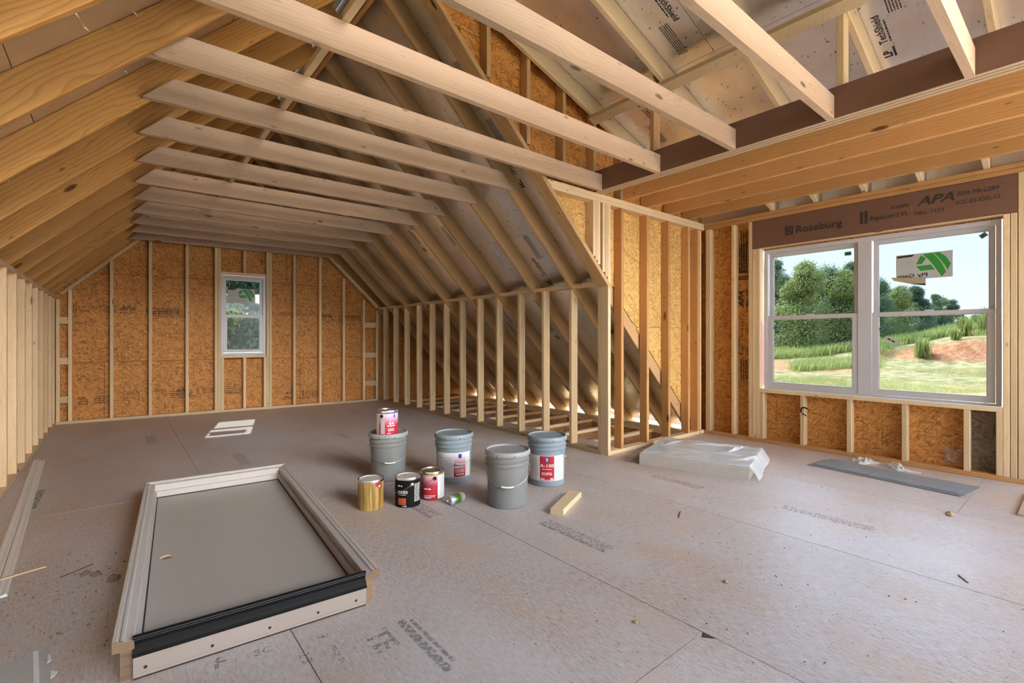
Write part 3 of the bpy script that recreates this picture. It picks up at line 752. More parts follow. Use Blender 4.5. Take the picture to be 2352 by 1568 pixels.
# flat cross board under the rafters
pz = SH(3.33)
board('flat_brace', (3.27, -.6, SH(3.27) - .002), (3.27, 2.885, SH(3.27) - .002), -sn, .036, .089, M['plate'], rd) if False else None
pb = mesh('flat_brace', [(x, y, z) for y in (-.6, 2.885) for (x, z) in ((3.265, SH(3.265) - .001), (3.352, SH(3.352) - .001), (3.340, SH(3.352) - .038), (3.253, SH(3.265) - .038))], [(0, 1, 2, 3), (7, 6, 5, 4), (0, 4, 5, 1), (1, 5, 6, 2), (2, 6, 7, 3), (3, 7, 4, 0)])
link('flat_brace', pb, M['plate'], rd)
for y in (2.275, .955): vstud('brace_post', 3.36, y, 2.615, SH(3.36) + .10, .089, .038, M['rafter2'] if y > 1 else M['stud'], rd)

# foil lettering
def techshield(pt, d, up, sc=1.0, part='all', parent=rr_):
    a = Ink()
    a.text('LP', .0, 0, .062 * sc, .035).bar(-.005, -.022 * sc, .085 * sc, -.010 * sc)
    a.text('TechShield', .13 * sc, 0, .062 * sc, .012, sx=.92)
    a.lines(.135 * sc, -.012 * sc, .34 * sc, 1, .02 * sc, .009 * sc)
    a.lines(.36 * sc, -.05 * sc, .66 * sc, 5, .015 * sc, .006 * sc)
    return a.make('foil_lettering', pt, d, up, M['ink'], parent)
def on_r(x, y, sgn, sc=1.0):
    z = KR + RV - x; n = Vector((-1, 0, -1)).normalized() * .0015
    p = Vector((x, y, z)) + n
    techshield(p, (sgn, 0, -sgn), (0, -sgn, 0), sc)
on_r(1.80, 3.12, 1); on_r(2.86, 3.32, -1); on_r(3.66, 3.77, -1); on_r(2.70, 4.80, 1, .9); on_r(3.1, 5.55, -1, .9); on_r(4.25, 4.25, -1); on_r(4.3, 5.0, -1); on_r(4.2, 5.9, 1); on_r(2.2, 4.05, 1); on_r(4.25, 3.55, 1)
def on_d(x, y, sgn, sc=1.0):
    p = Vector((x, y, SH(x))) + sn * .1415
    techshield(p, sl * sgn, (0, -sgn, 0), sc, parent=rd)
on_d(2.62, 1.88, 1); on_d(3.98, .86, -1); on_d(3.45, 2.55, 1, .9)
# nail points through the foil
def nails(name, parent, fn, n, inward, dark=False):
    vs = []; fs = []; rr = random.Random(n)
    for _ in range(n):
        p = Vector(fn(rr)); q = p + Vector(inward) * rr.uniform(.010, .026) + Vector((rr.uniform(-.006, .006), rr.uniform(-.006, .006), 0))
        a = Vector(inward).orthogonal().normalized() * .0055; b_ = Vector(inward).cross(a).normalized() * .0055
        b = len(vs); vs += [p + a, p - a * .5 + b_ * .87, p - a * .5 - b_ * .87, q]
        fs += [(b, b + 1, b + 3), (b + 1, b + 2, b + 3), (b + 2, b, b + 3)]
    o = link(name, mesh(name, vs, fs), M['nail'], parent); o['kind'] = 'stuff'; return o
def fr(rr):
    x = rr.uniform(1.6, 5.2); y = rr.uniform(3.0, 8.3); return (x, y, KR + RV - x - .001)
nails('nail_points', rr_, fr, 900, Vector((-1, 0, -1)).normalized())
def fd(rr):
    x = rr.uniform(1.6, 5.6); y = rr.uniform(.2, 2.9); return Vector((x, y, SH(x))) + sn * .142
nails('nail_points', rd, fd, 420, -sn)
def tears(parent, fn, n, u_, v_, seed):
    rr = random.Random(seed); vs = []; fs = []
    for _ in range(n):
        p = Vector(fn(rr)); a = rr.uniform(0, 6.3); L_ = rr.uniform(.006, .016); e1 = (u_ * math.cos(a) + v_ * math.sin(a)) * L_; e2 = (v_ * math.cos(a) - u_ * math.sin(a)) * L_ * .45
        b = len(vs); vs += [p - e1, p + e2, p + e1, p - e2 * .4]; fs.append((b, b + 1, b + 2, b + 3))
    o = link('foil_tears', mesh('foil_tears', vs, fs), M['tear'], parent); o['kind'] = 'stuff'
tears(rr_, fr, 420, Vector((1, 0, -1)).normalized(), Vector((0, 1, 0)), 5)
tears(rd, fd, 300, sl, Vector((0, 1, 0)), 6)
def fll(rr):
    x = rr.uniform(-1.6, 1.3); y = rr.uniform(1.0, 8.3); return (x, y, KL + RV + x - .001)
nails('nail_points', rl, fll, 420, Vector((1, 0, -1)).normalized())

# ---- ceiling joists
cl = st('ceiling', 'row of bare ceiling joists crossing the attic with mitred ends', 'ceiling')
ZB = 2.427
def cjoist(yl, yr, right=None, h=.14, mat=None):
    """far face at yl (left end) and yr (right end)"""
    xl = ZB - KL - .03
    xr = (KR - ZB + .02) if right is None else right
    dx = xr - xl; L_ = math.hypot(dx, yr - yl)
    pl_ = [(0, 0), (L_, 0), (L_ - (h if right is None else 0), h), (h, h)]
    prism('ceiling_joist', (xl, yl, ZB), (dx, yr - yl, 0), (0, 0, 1), pl_, 0, .038, M['joist'], cl)
for yl, yr in ((3.335, 3.335), (3.93, 3.90), (4.56, 4.50), (5.19, 5.10), (5.81, 5.745), (6.43, 6.36), (7.05, 6.96), (7.61, 7.56), (8.17, 8.03)): cjoist(yl, yr)
for yl, yr in ((.42, .42), (1.035, 1.035), (1.632, 1.632), (2.236, 2.236), (2.832, 2.832)): cjoist(yl, yr, right=3.335)
hy('runner', 1.9, 8.1, .79, ZB + .142, .038, .038, M['plate'], cl) 
# triple laminated beam carrying them at the dormer
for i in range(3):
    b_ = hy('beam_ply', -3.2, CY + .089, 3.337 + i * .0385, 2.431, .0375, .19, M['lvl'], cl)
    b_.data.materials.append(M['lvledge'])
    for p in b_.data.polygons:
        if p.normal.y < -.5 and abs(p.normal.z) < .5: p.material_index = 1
cd_ = st('ceiling_dormer', 'parallel orange-brown ceiling joists inside the dormer', 'ceiling')
for x in (3.76, 4.155, 4.555, 4.93): hy('ceiling_joist', -3.2, CY + .08, x, 2.437, .038, .14, M['djoist'], cd_)
# ---- behind the camera: added low white wall and open dormer side, unseen, shaping the light
wb = st('wall_back_added', 'added unseen white wall behind the camera, blocking low light and open above', 'wall')
for a, b in ((-2.4, -1.18), (-1.18, 1.26), (1.26, 3.7), (3.7, 5.36)):
    prism('sheathing_panel', (0, -3.3, 0), (1, 0, 0), (0, 0, 1), [(a + .002, 0), (b - .002, 0), (b - .002, 2.1), (a + .002, max(0, 2.1 if a > -1.2 else 1.0))], 0, .012, M['drywall'], wb)
wsb = [(-3.3, -.35, 2.06, 2.5), (-1.5, -.35, 0, 2.06)]
for a in wsb: wsheet(a[0], a[1], a[2], a[3], M['osb'])
# ================================================================== OBJECTS
def polymat(name, cols, axis='Z', rough=.5, spec=.5, metal=0):
    """print whose colour runs along one object axis: list of (position in m, colour)"""
    t = NT(name); c, r = obco(t); sp_ = t.n('ShaderNodeSeparateXYZ'); t.l(c, sp_.inputs[0])
    lo, hi = cols[0][0], cols[-1][0]
    f = t.n('ShaderNodeMapRange'); t.l(sp_.outputs[axis], f.inputs[0]); f.inputs[1].default_value = lo; f.inputs[2].default_value = hi
    t.set(Base_Color=t.ramp(f.outputs[0], [((p - lo) / (hi - lo), q) for p, q in cols]), Roughness=rough, Specular_IOR_Level=spec, Metallic=metal)
    return t.m
M['pail'] = plain('pail_grey', (.215, .22, .22), .42, bump=(40, .08, .002), var=(6, .12))
M['pail_blue'] = plain('pail_blue_grey', (.25, .31, .355), .38, bump=(40, .08, .002), var=(6, .12))
M['lid'] = plain('lid_grey', (.31, .32, .335), .4, var=(9, .25), bump=(30, .1, .002))
M['wire'] = plain('wire', (.55, .55, .56), .3, 1)
M['grip'] = plain('grip_white', (.80, .78, .74), .45)
M['paper'] = plain('label_white', (.80, .80, .78), .5)
M['red'] = plain('label_red', (.42, .02, .03), .4)
M['blue'] = plain('label_blue', (.03, .07, .35), .4)
M['whiteink'] = plain('ink_white', (.85, .85, .83), .5)
M['greyink'] = plain('ink_label_grey', (.42, .43, .45), .6)
M['tin'] = plain('tin', (.72, .71, .69), .25, 1, bump=(20, .1, .002))
M['tin_dull'] = plain('tin_paint_smeared', (.55, .49, .45), .55, .1, var=(12, .3))
M['black'] = plain('black_satin', (.007, .007, .008), .6, spec=.15, bump=(60, .15, .002))
M['pinkred'] = polymat('label_fade_red', [(0, (.45, .015, .03)), (.10, (.50, .04, .06)), (.17, (.75, .50, .58)), (.20, (.80, .76, .80))], rough=.35)
M['whitered'] = polymat('label_fade_violet', [(0, (.45, .02, .04)), (.08, (.48, .03, .07)), (.15, (.62, .48, .66)), (.20, (.66, .62, .76))], rough=.35)

def cyl_patch(name, Rr, s0, s1, z0, z1, a0, mat, parent, n=24):
    vs = []; fs = []
    for i in range(n + 1):
        a = a0 + (s0 + (s1 - s0) * i / n) / Rr
        for z in (z0, z1): vs.append((Rr * math.cos(a), Rr * math.sin(a), z))
    for i in range(n): fs.append((2 * i, 2 * i + 2, 2 * i + 3, 2 * i + 1))
    me = mesh(name, vs, fs, True); return link(name, me, mat, parent)
def bend(Rr, a0): return lambda v: (Rr * math.cos(a0 + v[0] / Rr), Rr * math.sin(a0 + v[0] / Rr), v[1])

def pail(loc, label, a_h, body, handle_side, hdrop=True, fade=None):
    t = empty('paint_bucket', loc); tag(t, label, 'bucket', 'five gallon paint buckets on the floor')
    t['kind'] = 'thing'
    pr = [(0, .004), (.118, .004), (.126, 0), (.131, .004), (.1315, .02), (.138, .255), (.1385, .262), (.146, .266), (.1465, .272), (.1405, .276), (.1395, .292), (.148, .297), (.1485, .303), (.1405, .308), (.1405, .326), (.1475, .330), (.1475, .335), (.140, .339), (.140, .35)]
    lathe('pail_body', pr, 56, body, t)
    ld = lathe('lid', [(.140, .332), (.1515, .334), (.1535, .340), (.1535, .352), (.150, .362), (.1445, .366), (.139, .364), (.135, .356), (.130, .355), (.06, .3555), (.0, .356)], 56, M['lid'] if body is M['pail'] else body, t)
    # lid tear notches
    for i in range(8):
        a = a_h + .3 + i * math.pi / 4
        p = Vector((.1537 * math.cos(a), .1537 * math.sin(a), .342)); n_ = Vector((math.cos(a), math.sin(a), 0)); tt = Vector((-n_.y, n_.x, 0))
        link('lid_notch', mesh('lid_notch', [p - tt * .0015 - Vector((0, 0, .008)), p + tt * .0015 - Vector((0, 0, .008)), p + tt * .0015 + Vector((0, 0, .008)), p - tt * .0015 + Vector((0, 0, .008))], [(0, 1, 2, 3)]), M['seam'], ld)
    # bail: ears at +-90 deg from the handle direction, loop hanging on the handle side
    h = Vector((math.cos(handle_side), math.sin(handle_side), 0)); sd = Vector((-h.y, h.x, 0))
    drop = .135 if hdrop else .10
    pts = []
    for i in range(25):
        a = math.pi * i / 24
        x = math.cos(a); y = math.sin(a)
        p = sd * (.1515 * x * (1 if abs(x) > .3 else 1)) + h * (.150 * y ** .75) + Vector((0, 0, .283 - drop * y ** .8))
        if p.xy.length < .1495: p.xy = p.xy.normalized() * .1495
        pts.append(p)
    b = tube('bail_handle', pts, .0016, M['wire'], t)
    g = [pts[i] + h * .003 for i in (10, 11, 12, 13, 14)]
    tube('grip', g, .0065, M['grip'], b)
    for s_ in (1, -1):
        e_ = lathe('bail_ear', [(.0, .012), (.010, .011), (.012, 0)], 14, body, t); e_.matrix_basis = frame(sd * s_ * .1405 + Vector((0, 0, .283)), h, Vector((0, 0, 1)) * s_) 
    return t
def face_ang(x, y): return math.atan2(-y, -x)
def pail_label(t, a0, kind):
    Rr = .1375
    l = cyl_patch('paper_label', Rr, -.165, .15, .045, .232, a0, M['paper'], t, 40)
    zb = .045
    if kind == 'left':
        cyl_patch('label_panel', Rr + .0006, .0, .095, .048, .229, a0, M['pinkred'], l)
        Ink().lines(-.12, .20, -.01, 14, .011, .0045).make('lettering', 0, 0, 0, M['greyink'], l, bend(Rr + .001, a0))
        Ink().bar(.035, .19, .062, .222).make('emblem', 0, 0, 0, M['blue'], l, bend(Rr + .0011, a0))
        Ink().lines(.005, .128, .09, 1, .01, .011).lines(.01, .105, .09, 3, .009, .004).lines(.02, .072, .08, 1, .01, .008).make('lettering', 0, 0, 0, M['whiteink'], l, bend(Rr + .0014, a0))
    else:
        cyl_patch('label_panel', Rr + .0006, -.055, .055, .048, .229, a0, M['red'], l)
        Ink().lines(-.15, .20, -.065, 15, .0105, .0045).lines(.065, .20, .14, 15, .0105, .004).make('lettering', 0, 0, 0, M['greyink'], l, bend(Rr + .001, a0))
        Ink().bar(-.012, .185, .012, .222).make('emblem', 0, 0, 0, M['blue'], l, bend(Rr + .0011, a0))
        Ink().text('A-100', 0, .148, .034, .008, sx=1.25, align='CENTER').lines(-.035, .135, .035, 1, .01, .004).lines(-.04, .108, .04, 2, .012, .0055).lines(-.05, .068, -.02, 2, .009, .005).lines(.025, .068, .05, 2, .009, .005).lines(-.05, .055, .05, 1, .006, .003).make('lettering', 0, 0, 0, M['whiteink'], l, bend(Rr + .0014, a0))
        Ink().bar(-.005, .193, .005, .197).bar(-.005, .205, .005, .209).bar(-.005, .193, -.002, .216).bar(.002, .193, .005, .216).make('lettering', 0, 0, 0, M['whiteink'], l, bend(Rr + .0016, a0))
PA = (1.651, 3.56); PB = (2.036, 3.204); PC = (2.013, 2.50); PD = (2.541, 2.672)
a = face_ang(*PA); pail((*PA, 0), 'grey plastic bucket with lid and no label, carrying the red and white can', a, M['pail'], a + .08)
a = face_ang(*PB); t_ = pail((*PB, 0), 'blue-grey plastic bucket with pink to red label panel, standing behind the red can', a, M['pail_blue'], a + .35); pail_label(t_, a, 'left')
a = face_ang(*PC); pail((*PC, 0), 'plain grey bucket without label or can on top, nearest of the four', a, M['pail'], a + .0)
a = face_ang(*PD); t_ = pail((*PD, 0), 'blue-grey plastic bucket with a dark red A-100 label, beside the knee wall corner', a, M['pail_blue'], a + 2.2, False); pail_label(t_, a, 'right')

def can(loc, label, body, ring, lid, a0, ear, bail=True):
    t = empty('paint_can', loc); tag(t, label, 'paint can', 'one gallon paint cans'); t['kind'] = 'thing'
    lathe('can_body', [(0, .003), (.080, .003), (.0815, 0), (.0835, .001), (.0835, .005), (.0822, .006), (.0822, .181), (.0835, .182), (.0835, .187)], 48, body, t)
    lathe('top_ring', [(.0828, .176), (.0837, .176), (.0845, .188), (.0835, .191), (.077, .190), (.0765, .186)], 48, ring, t)
    lathe('lid', [(.0765, .186), (.074, .190), (.071, .1895), (.069, .184), (.03, .184), (0, .184)], 48, lid, t)
    aa = a0 + ear
    n_ = Vector((math.cos(aa), math.sin(aa), 0))
    e_ = lathe('ear', [(0, .007), (.007, .0065), (.011, .004), (.0135, 0)], 20, M['black'] if body in (M['pinkred'], M['whitered']) else M['tin'], t)
    e_.matrix_basis = frame(n_ * .0822 + Vector((0, 0, .148)), Vector((-n_.y, n_.x, 0)), (0, 0, 1))
    e2 = lathe('ear', [(0, .007), (.007, .0065), (.011, .004), (.0135, 0)], 20, M['tin'], t)
    e2.matrix_basis = frame(-n_ * .0822 + Vector((0, 0, .148)), Vector((n_.y, -n_.x, 0)), (0, 0, 1))
    if bail:
        h = Vector((n_.y, -n_.x, 0)); pts = []
        for i in range(21):
            q = math.pi * i / 20; p = n_ * (.090 * math.cos(q)) + h * (.092 * math.sin(q) ** .8) + Vector((0, 0, .148 - .055 * math.sin(q)))
            if p.xy.length < .0865: p.xy = p.xy.normalized() * .0865
            pts.append(p)
        tube('bail_handle', pts, .0012, M['wire'], t)
    return t
# wood-stain can with ochre streaked print
tm = NT('label_wood_print'); c_, r_ = obco(tm)
f_ = tm.noise(tm.vmul(c_, (60, 60, 2.2)), 1.6, 4, .65)
tm.set(Base_Color=tm.ramp(f_, [(.3, (.10, .055, .012)), (.45, (.34, .20, .05)), (.6, (.52, .36, .11)), (.75, (.66, .50, .22))]), Roughness=.35)
M['woodprint'] = tm.m
def gold_band(t, a0):
    cyl_patch('label_corner', .0826, .03, .075, .150, .178, a0, M['red'], t, 12)
g1 = can((1.271, 3.007, 0), 'ochre wood-grain printed paint can with smeared lid, leftmost on the floor', M['woodprint'], M['tin'], M['tin_dull'], face_ang(1.271, 3.007), .75, False)
gold_band(g1, face_ang(1.271, 3.007))
a = face_ang(1.487, 2.91)
g2 = can((1.487, 2.91, 0), 'black labelled paint can with an orange patch, middle of the three on the floor', M['black'], M['tin'], M['tin_dull'], a, .35)
Rb = .0829
cyl_patch('label_patch', Rb, -.068, -.012, .018, .062, a, plain('label_orange', (.48, .09, .03), .45, var=(30, .4)), g2, 12)
Ink().text('SERIES', -.072, .092, .026, .012).lines(-.07, .145, -.03, 1, .01, .009).lines(-.07, .085, -.01, 1, .01, .003).lines(.045, .15, .10, 12, .010, .005).lines(-.035, .013, 0, 1, .01, .006).make('lettering', 0, 0, 0, M['whiteink'], g2, bend(Rb + .0004, a))
a = face_ang(1.685, 2.93)
g3 = can((1.685, 2.93, 0), 'red and white paint can with bare silver lid and gold top band', M['pinkred'], M['tin'], M['tin'], a, .2)
cyl_patch('label_side', Rb, .038, .125, .006, .176, a, M['paper'], g3, 20)
cyl_patch('label_band', Rb + .0003, -.13, .13, .166, .178, a, plain('label_gold', (.55, .38, .08), .35), g3, 30)
Ink().lines(-.06, .082, -.01, 1, .01, .009).lines(-.06, .035, .02, 2, .008, .004).lines(-.06, .02, -.01, 1, .01, .006).make('lettering', 0, 0, 0, M['whiteink'], g3, bend(Rb + .0006, a))
Ink().lines(.055, .15, .11, 13, .010, .0035).make('lettering', 0, 0, 0, M['greyink'], g3, bend(Rb + .0004, a))
a = face_ang(1.60, 3.49)
g4 = can((1.622, 3.517, .3562), 'red and lilac paint can with blue band, on a bucket', M['whitered'], M['tin'], M['tin'], a, -.55)
cyl_patch('label_band', Rb, -.13, .13, .168, .180, a, M['blue'], g4, 30)
cyl_patch('label_side', Rb, -.13, -.072, .006, .168, a, M['paper'], g4, 20)
cyl_patch('label_box', Rb + .0003, -.055, -.02, .012, .12, a, plain('label_lilac', (.5, .42, .45), .5), g4, 8)
Ink().lines(.015, .098, .055, 1, .01, .014).lines(.0, .078, .06, 1, .01, .008).lines(.005, .052, .06, 2, .011, .006).lines(.0, .02, .03, 1, .01, .006).make('lettering', 0, 0, 0, M['whiteink'], g4, bend(Rb + .0006, a))
Ink().bar(.05, .135, .062, .160).make('emblem', 0, 0, 0, M['blue'], g4, bend(Rb + .0006, a))

# drink can lying on its side
t = empty('drink_can', (1.80, 2.715, .0)); tag(t, 'small green and silver drink can lying on its side on the floor', 'can', kind='thing')
ax = Matrix.Translation((0, 0, .0333)) @ frame((0, 0, 0), (0, 0, 1), (-.12, 1, 0))
b_ = lathe('can_body', [(.024, 0), (.026, .001), (.033, .012), (.033, .105), (.028, .116), (.0265, .119)], 32, polymat('can_print', [(0, (.6, .6, .58)), (.03, (.55, .56, .5)), (.05, (.10, .20, .03)), (.085, (.16, .25, .05)), (.10, (.35, .42, .55)), (.12, (.7, .7, .7))], rough=.25, metal=.5), t)
b_.matrix_basis = ax
b2 = lathe('can_base', [(.0265, .119), (.0245, .1185), (.0235, .115), (0, .115)], 32, M['tin'], t); b2.matrix_basis = ax
b3 = lathe('can_base', [(.024, 0), (.021, .002), (.018, .007), (0, .010)], 32, M['tin'], t); b3.matrix_basis = ax
t.rotation_euler = (0, 0, R(0))

# scrap of two-by-four
o = board('wood_offcut', (2.13, 2.093, 0), (2.478, 2.262, 0), (-.44, .9, 0), .087, .038, M['plate'], None, .004)
o.location.z = 0.0
tag(o, 'short cut end of pale two-by-four lumber lying on the floor', 'wood block', kind='thing')

# ---- exterior door unit lying flat
M['primed'] = plain('primed_wood', (.58, .54, .50), .45, var=(5, .05), bump=(200, .05, .001))
M['white_paint'] = plain('white_paint', (.80, .79, .77), .4)
M['slab'] = plain('door_slab', (.49, .455, .405), .5, var=(3, .05))
dx_ = empty('prehung_door', (-.02, 1.967, 0), R(-4.2)); tag(dx_, 'white prehung door in its frame lying flat on the floor with black threshold', 'door', kind='thing')
W_, L_ = .862, 2.055
prof_j = [(-.03, 0), (.002, 0), (.002, .045), (.016, .045), (.016, .085), (.002, .087), (.002, .122), (-.03, .122)]   # x inward, z up
def extr(name, prof, p0, p1, inward, mat, parent, c0=0, c1=0):
    """sweep a profile (a inward, b up) from p0 to p1; c0/c1 mitre per unit of inward"""
    p0, p1, inward = Vector(p0), Vector(p1), Vector(inward); d = (p1 - p0).normalized(); n = len(prof)
    vs = [p0 + inward * a + Vector((0, 0, b)) + d * (c0 * a) for a, b in prof] + [p1 + inward * a + Vector((0, 0, b)) + d * (c1 * a) for a, b in prof]
    fs = [tuple(range(n)), tuple(range(2 * n - 1, n - 1, -1))] + [(i, n + i, n + (i + 1) % n, (i + 1) % n) for i in range(n)]
    me = mesh(name, vs, fs); bm = bmesh.new(); bm.from_mesh(me); bmesh.ops.recalc_face_normals(bm, faces=bm.faces); bm.to_mesh(me); bm.free()
    return link(name, me, mat, parent)
prof_m = [(0, .104), (.0, .139), (.004, .142), (.011, .1415), (.013, .138), (.019, .137), (.021, .140), (.028, .139), (.031, .133), (.052, .129), (.056, .127), (.056, .104)]
ML = .050
extr('side_jamb', prof_j, (ML, .012, 0), (ML, L_ - ML, 0), (1, 0, 0), M['primed'], dx_)
extr('side_jamb', prof_j, (W_ - ML, .012, 0), (W_ - ML, L_ - ML, 0), (-1, 0, 0), M['primed'], dx_)
extr('head_jamb', prof_j, (ML, L_ - ML, 0), (W_ - ML, L_ - ML, 0), (0, -1, 0), M['primed'], dx_)
extr('brick_moulding', prof_m, (0, 0, 0), (0, L_, 0), (1, 0, 0), M['primed'], dx_, 0, -1)
extr('brick_moulding', prof_m, (W_, 0, 0), (W_, L_, 0), (-1, 0, 0), M['primed'], dx_, 0, -1)
extr('brick_moulding', prof_m, (0, L_, 0), (W_, L_, 0), (0, -1, 0), M['primed'], dx_, 1, -1)
# slab with the bore hole for the knob
sx0, sx1, sy0, sy1 = ML + .020, W_ - ML - .020, .10, L_ - ML - .020
hxc, hyc, hr = sx0 + .060, .90, .027
vs = []; fs = []
N = 28
ring = [(hxc + hr * math.cos(2 * math.pi * i / N), hyc + hr * math.sin(2 * math.pi * i / N)) for i in range(N)]
sq = []
for i in range(N):
    a = 2 * math.pi * i / N; c2, s2_ = math.cos(a), math.sin(a); k2 = .045 / max(abs(c2), abs(s2_)); sq.append((hxc + c2 * k2, hyc + s2_ * k2))
zt = .043
vs += [(x, y, zt) for x, y in ring] + [(x, y, zt) for x, y in sq] + [(x, y, .002) for x, y in ring]
for i in range(N):
    j = (i + 1) % N
    fs.append((i, N + i, N + j, j)); fs.append((i, j, 2 * N + j, 2 * N + i))
b = len(vs); q = .045
xs_ = [sx0, hxc - q, hxc + q, sx1]; ys_ = [sy0, hyc - q, hyc + q, sy1]
for i in range(3):
    for j in range(3):
        if i == 1 and j == 1: continue
        b = len(vs); vs += [(xs_[i], ys_[j], zt), (xs_[i + 1], ys_[j], zt), (xs_[i + 1], ys_[j + 1], zt), (xs_[i], ys_[j + 1], zt)]; fs.append((b, b + 1, b + 2, b + 3))
for (x0, y0, x1, y1) in ((sx0, sy0, sx1, sy0), (sx1, sy0, sx1, sy1), (sx1, sy1, sx0, sy1), (sx0, sy1, sx0, sy0)):
    b = len(vs); vs += [(x0, y0, 0), (x1, y1, 0), (x1, y1, zt), (x0, y0, zt)]; fs.append((b, b + 1, b + 2, b + 3))
link('door_slab', mesh('door_slab', vs, fs), M['slab'], dx_)
lathe('bore_hole', [(0, .034), (.0268, .034)], 24, M['osb_web'], dx_, loc=(hxc, hyc, 0))
M['rubber'] = plain('weatherstrip', (.03, .03, .032), .6)
box('weatherstrip', sx0 - .004, sx1 + .004, sy1 - .001, sy1 + .005, .03, .049, M['rubber'], dx_)
box('weatherstrip', sx1 - .001, sx1 + .005, sy0, sy1, .03, .049, M['rubber'], dx_)
box('weatherstrip', sx0 - .005, sx0 + .001, sy0, sy1, .03, .0475, M['rubber'], dx_)
# threshold: black ribbed aluminium over a wood sill with screws
thr = [(0, .076), (-.006, .076), (-.007, .080), (-.001, .086), (.004, .098), (.008, .112), (.006, .124), (.004, .131), (.0045, .137), (.010, .140), (.022, .137), (.030, .120), (.05, .105), (.05, .076)]
extr('threshold', thr, (ML + .002, -.001, 0), (W_ - ML - .002, -.001, 0), (0, 1, 0), M['black'], dx_)
for z_, y_ in ((.1345, .0035), (.127, .004)):
    tube('threshold_groove', [(ML + .002, y_, z_), (W_ - ML - .002, y_, z_)], .0012, plain('groove_sheen', (.05, .055, .075), .3), dx_, 6)
sb = extr('sill_board', [(.002, .006), (.002, .016), (.0, .018), (.0, .074), (.03, .076), (.03, .006)], (ML + .003, .0, 0), (W_ - ML - .003, .0, 0), (0, 1, 0), plain('sill_board', (.36, .30, .265), .55, var=(4, .08)), dx_)
for x in (ML + .035, ML + .22, ML + .40, ML + .57, W_ - ML - .045):
    s_ = lathe('screw_head', [(0, .0012), (.0040, .0011), (.0052, .0)], 12, M['seam'], sb); s_.matrix_basis = frame((x, -.0004, .034), (1, 0, 0), (0, 0, 1))
extr('sill_gap_shade', [(.004, 0), (.004, .006), (.03, .006), (.03, 0)], (ML + .003, .0, 0), (W_ - ML - .003, .0, 0), (0, 1, 0), M['seam'], dx_)  # dark strip standing in for the shaded gap under the sill board
M['raw_end'] = wood('wood_raw_end', (.30, .20, .13), (.17, .105, .06), knots=0, rings=40)
for x0 in (ML - .03, W_ - ML - .002):
    box('jamb_end', x0 + .001, x0 + .031, .0095, .0125, .002, .120, M['raw_end'], dx_)
for x0, sg_ in ((0, 1), (W_, -1)):
    extr('moulding_end', [(a, b) for a, b in prof_m], (x0, -.0012, 0), (x0, .0, 0), (sg_, 0, 0), M['raw_end'], dx_)

# ---- wrapped stack of white boards
pk = empty('wrapped_panel_stack', (3.52, 2.53, 0), math.atan2(-.835, .256)); tag(pk, 'flat stack of white panels wrapped in crinkled clear plastic on the floor', 'package', kind='thing')
M['panelw'] = plain('panel_edge', (.62, .56, .49), .55, var=(10, .12)); M['panelw2'] = plain('panel_edge_light', (.70, .64, .57), .55, var=(10, .12))
nL = 10
for i in range(nL):
    j = random.uniform(-.0025, .0025)
    box('panel', .0 + j, .872 + j, .0 + j * .5, .785, i * .0098 + .0008, i * .0098 + .0096, M['panelw'] if i % 2 else M['panelw2'], pk, .0008)
tp = NT('plastic_film'); tp.set(Base_Color=(.72, .80, .85), Roughness=.22, Specular_IOR_Level=.6, Alpha=.62)
cN, rN = obco(tp)
tp.bump(tp.noise(cN, 9, 5, .6), .5, .02)
M['film'] = tp.m
def film_h(x, y):
    w_ = abs(noise.noise(Vector((x * 5, y * 7, 1.3)))) * .012 + abs(noise.noise(Vector((x * 13 + y * 6, y * 15, 4)))) * .006
    # long folds
    for (fx, fy, dx2, dy2, amp, wd) in ((.30, .30, .97, -.12, .020, .010), (.38, .62, .95, .30, .024, .011), (.66, .50, .25, .97, .026, .013), (.58, .36, .98, .05, .016, .009), (.50, .68, 1, .12, .014, .009), (.12, .50, .3, .95, .016, .012), (.80, .25, .6, .8, .02, .012)):
        px, py = x - fx, y - fy; al = px * dx2 + py * dy2; ac = -px * dy2 + py * dx2
        if -.12 < al < .28: w_ += amp * math.exp(-(ac / wd) ** 2) * (1 - abs(al - .08) / .22)
    return max(w_, 0) + .0035
vs = []; fs = []; NX, NY = 110, 90
for i in range(NX + 1):
    for j in range(NY + 1):
        x = -.10 + 1.06 * i / NX; y = -.0 + .86 * j / NY
        z = nL * .0098 + film_h(x, y)
        X, Y = x, y
        if x < 0: k2 = min(1, -x / .10); z = z * (1 - k2) + .006 * k2 + .006 * noise.noise(Vector((x * 20, y * 9, 0))); X = x * 1.05
        if x > .875:
            k2 = min(1, (x - .875) / .085); X = .875 + (x - .875) * .75 + .010 * noise.noise(Vector((y * 3.5, 3, x * 5))); z = z * (1 - k2 ** 1.2) + .008 * k2
        if y > .79: k2 = (y - .79) / .07; z = z * (1 - k2) + .01 * k2; Y = .79 + (y - .79) * .5
        if y < .012 and 0 < x < .88: z = nL * .0098 + .002
        vs.append((X, Y, max(z, .003)))
for i in range(NX):
    for j in range(NY): a_ = i * (NY + 1) + j; fs.append((a_, a_ + NY + 1, a_ + NY + 2, a_ + 1))
link('plastic_wrap', mesh('plastic_wrap', vs, fs, True), M['film'], pk)
Ink().lines(0, .02, .3, 1, .01, .012).make('wrap_lettering', (.35, .30, .118), (1, -.1, 0), (.1, 1, 0), M['greyink'], pk)

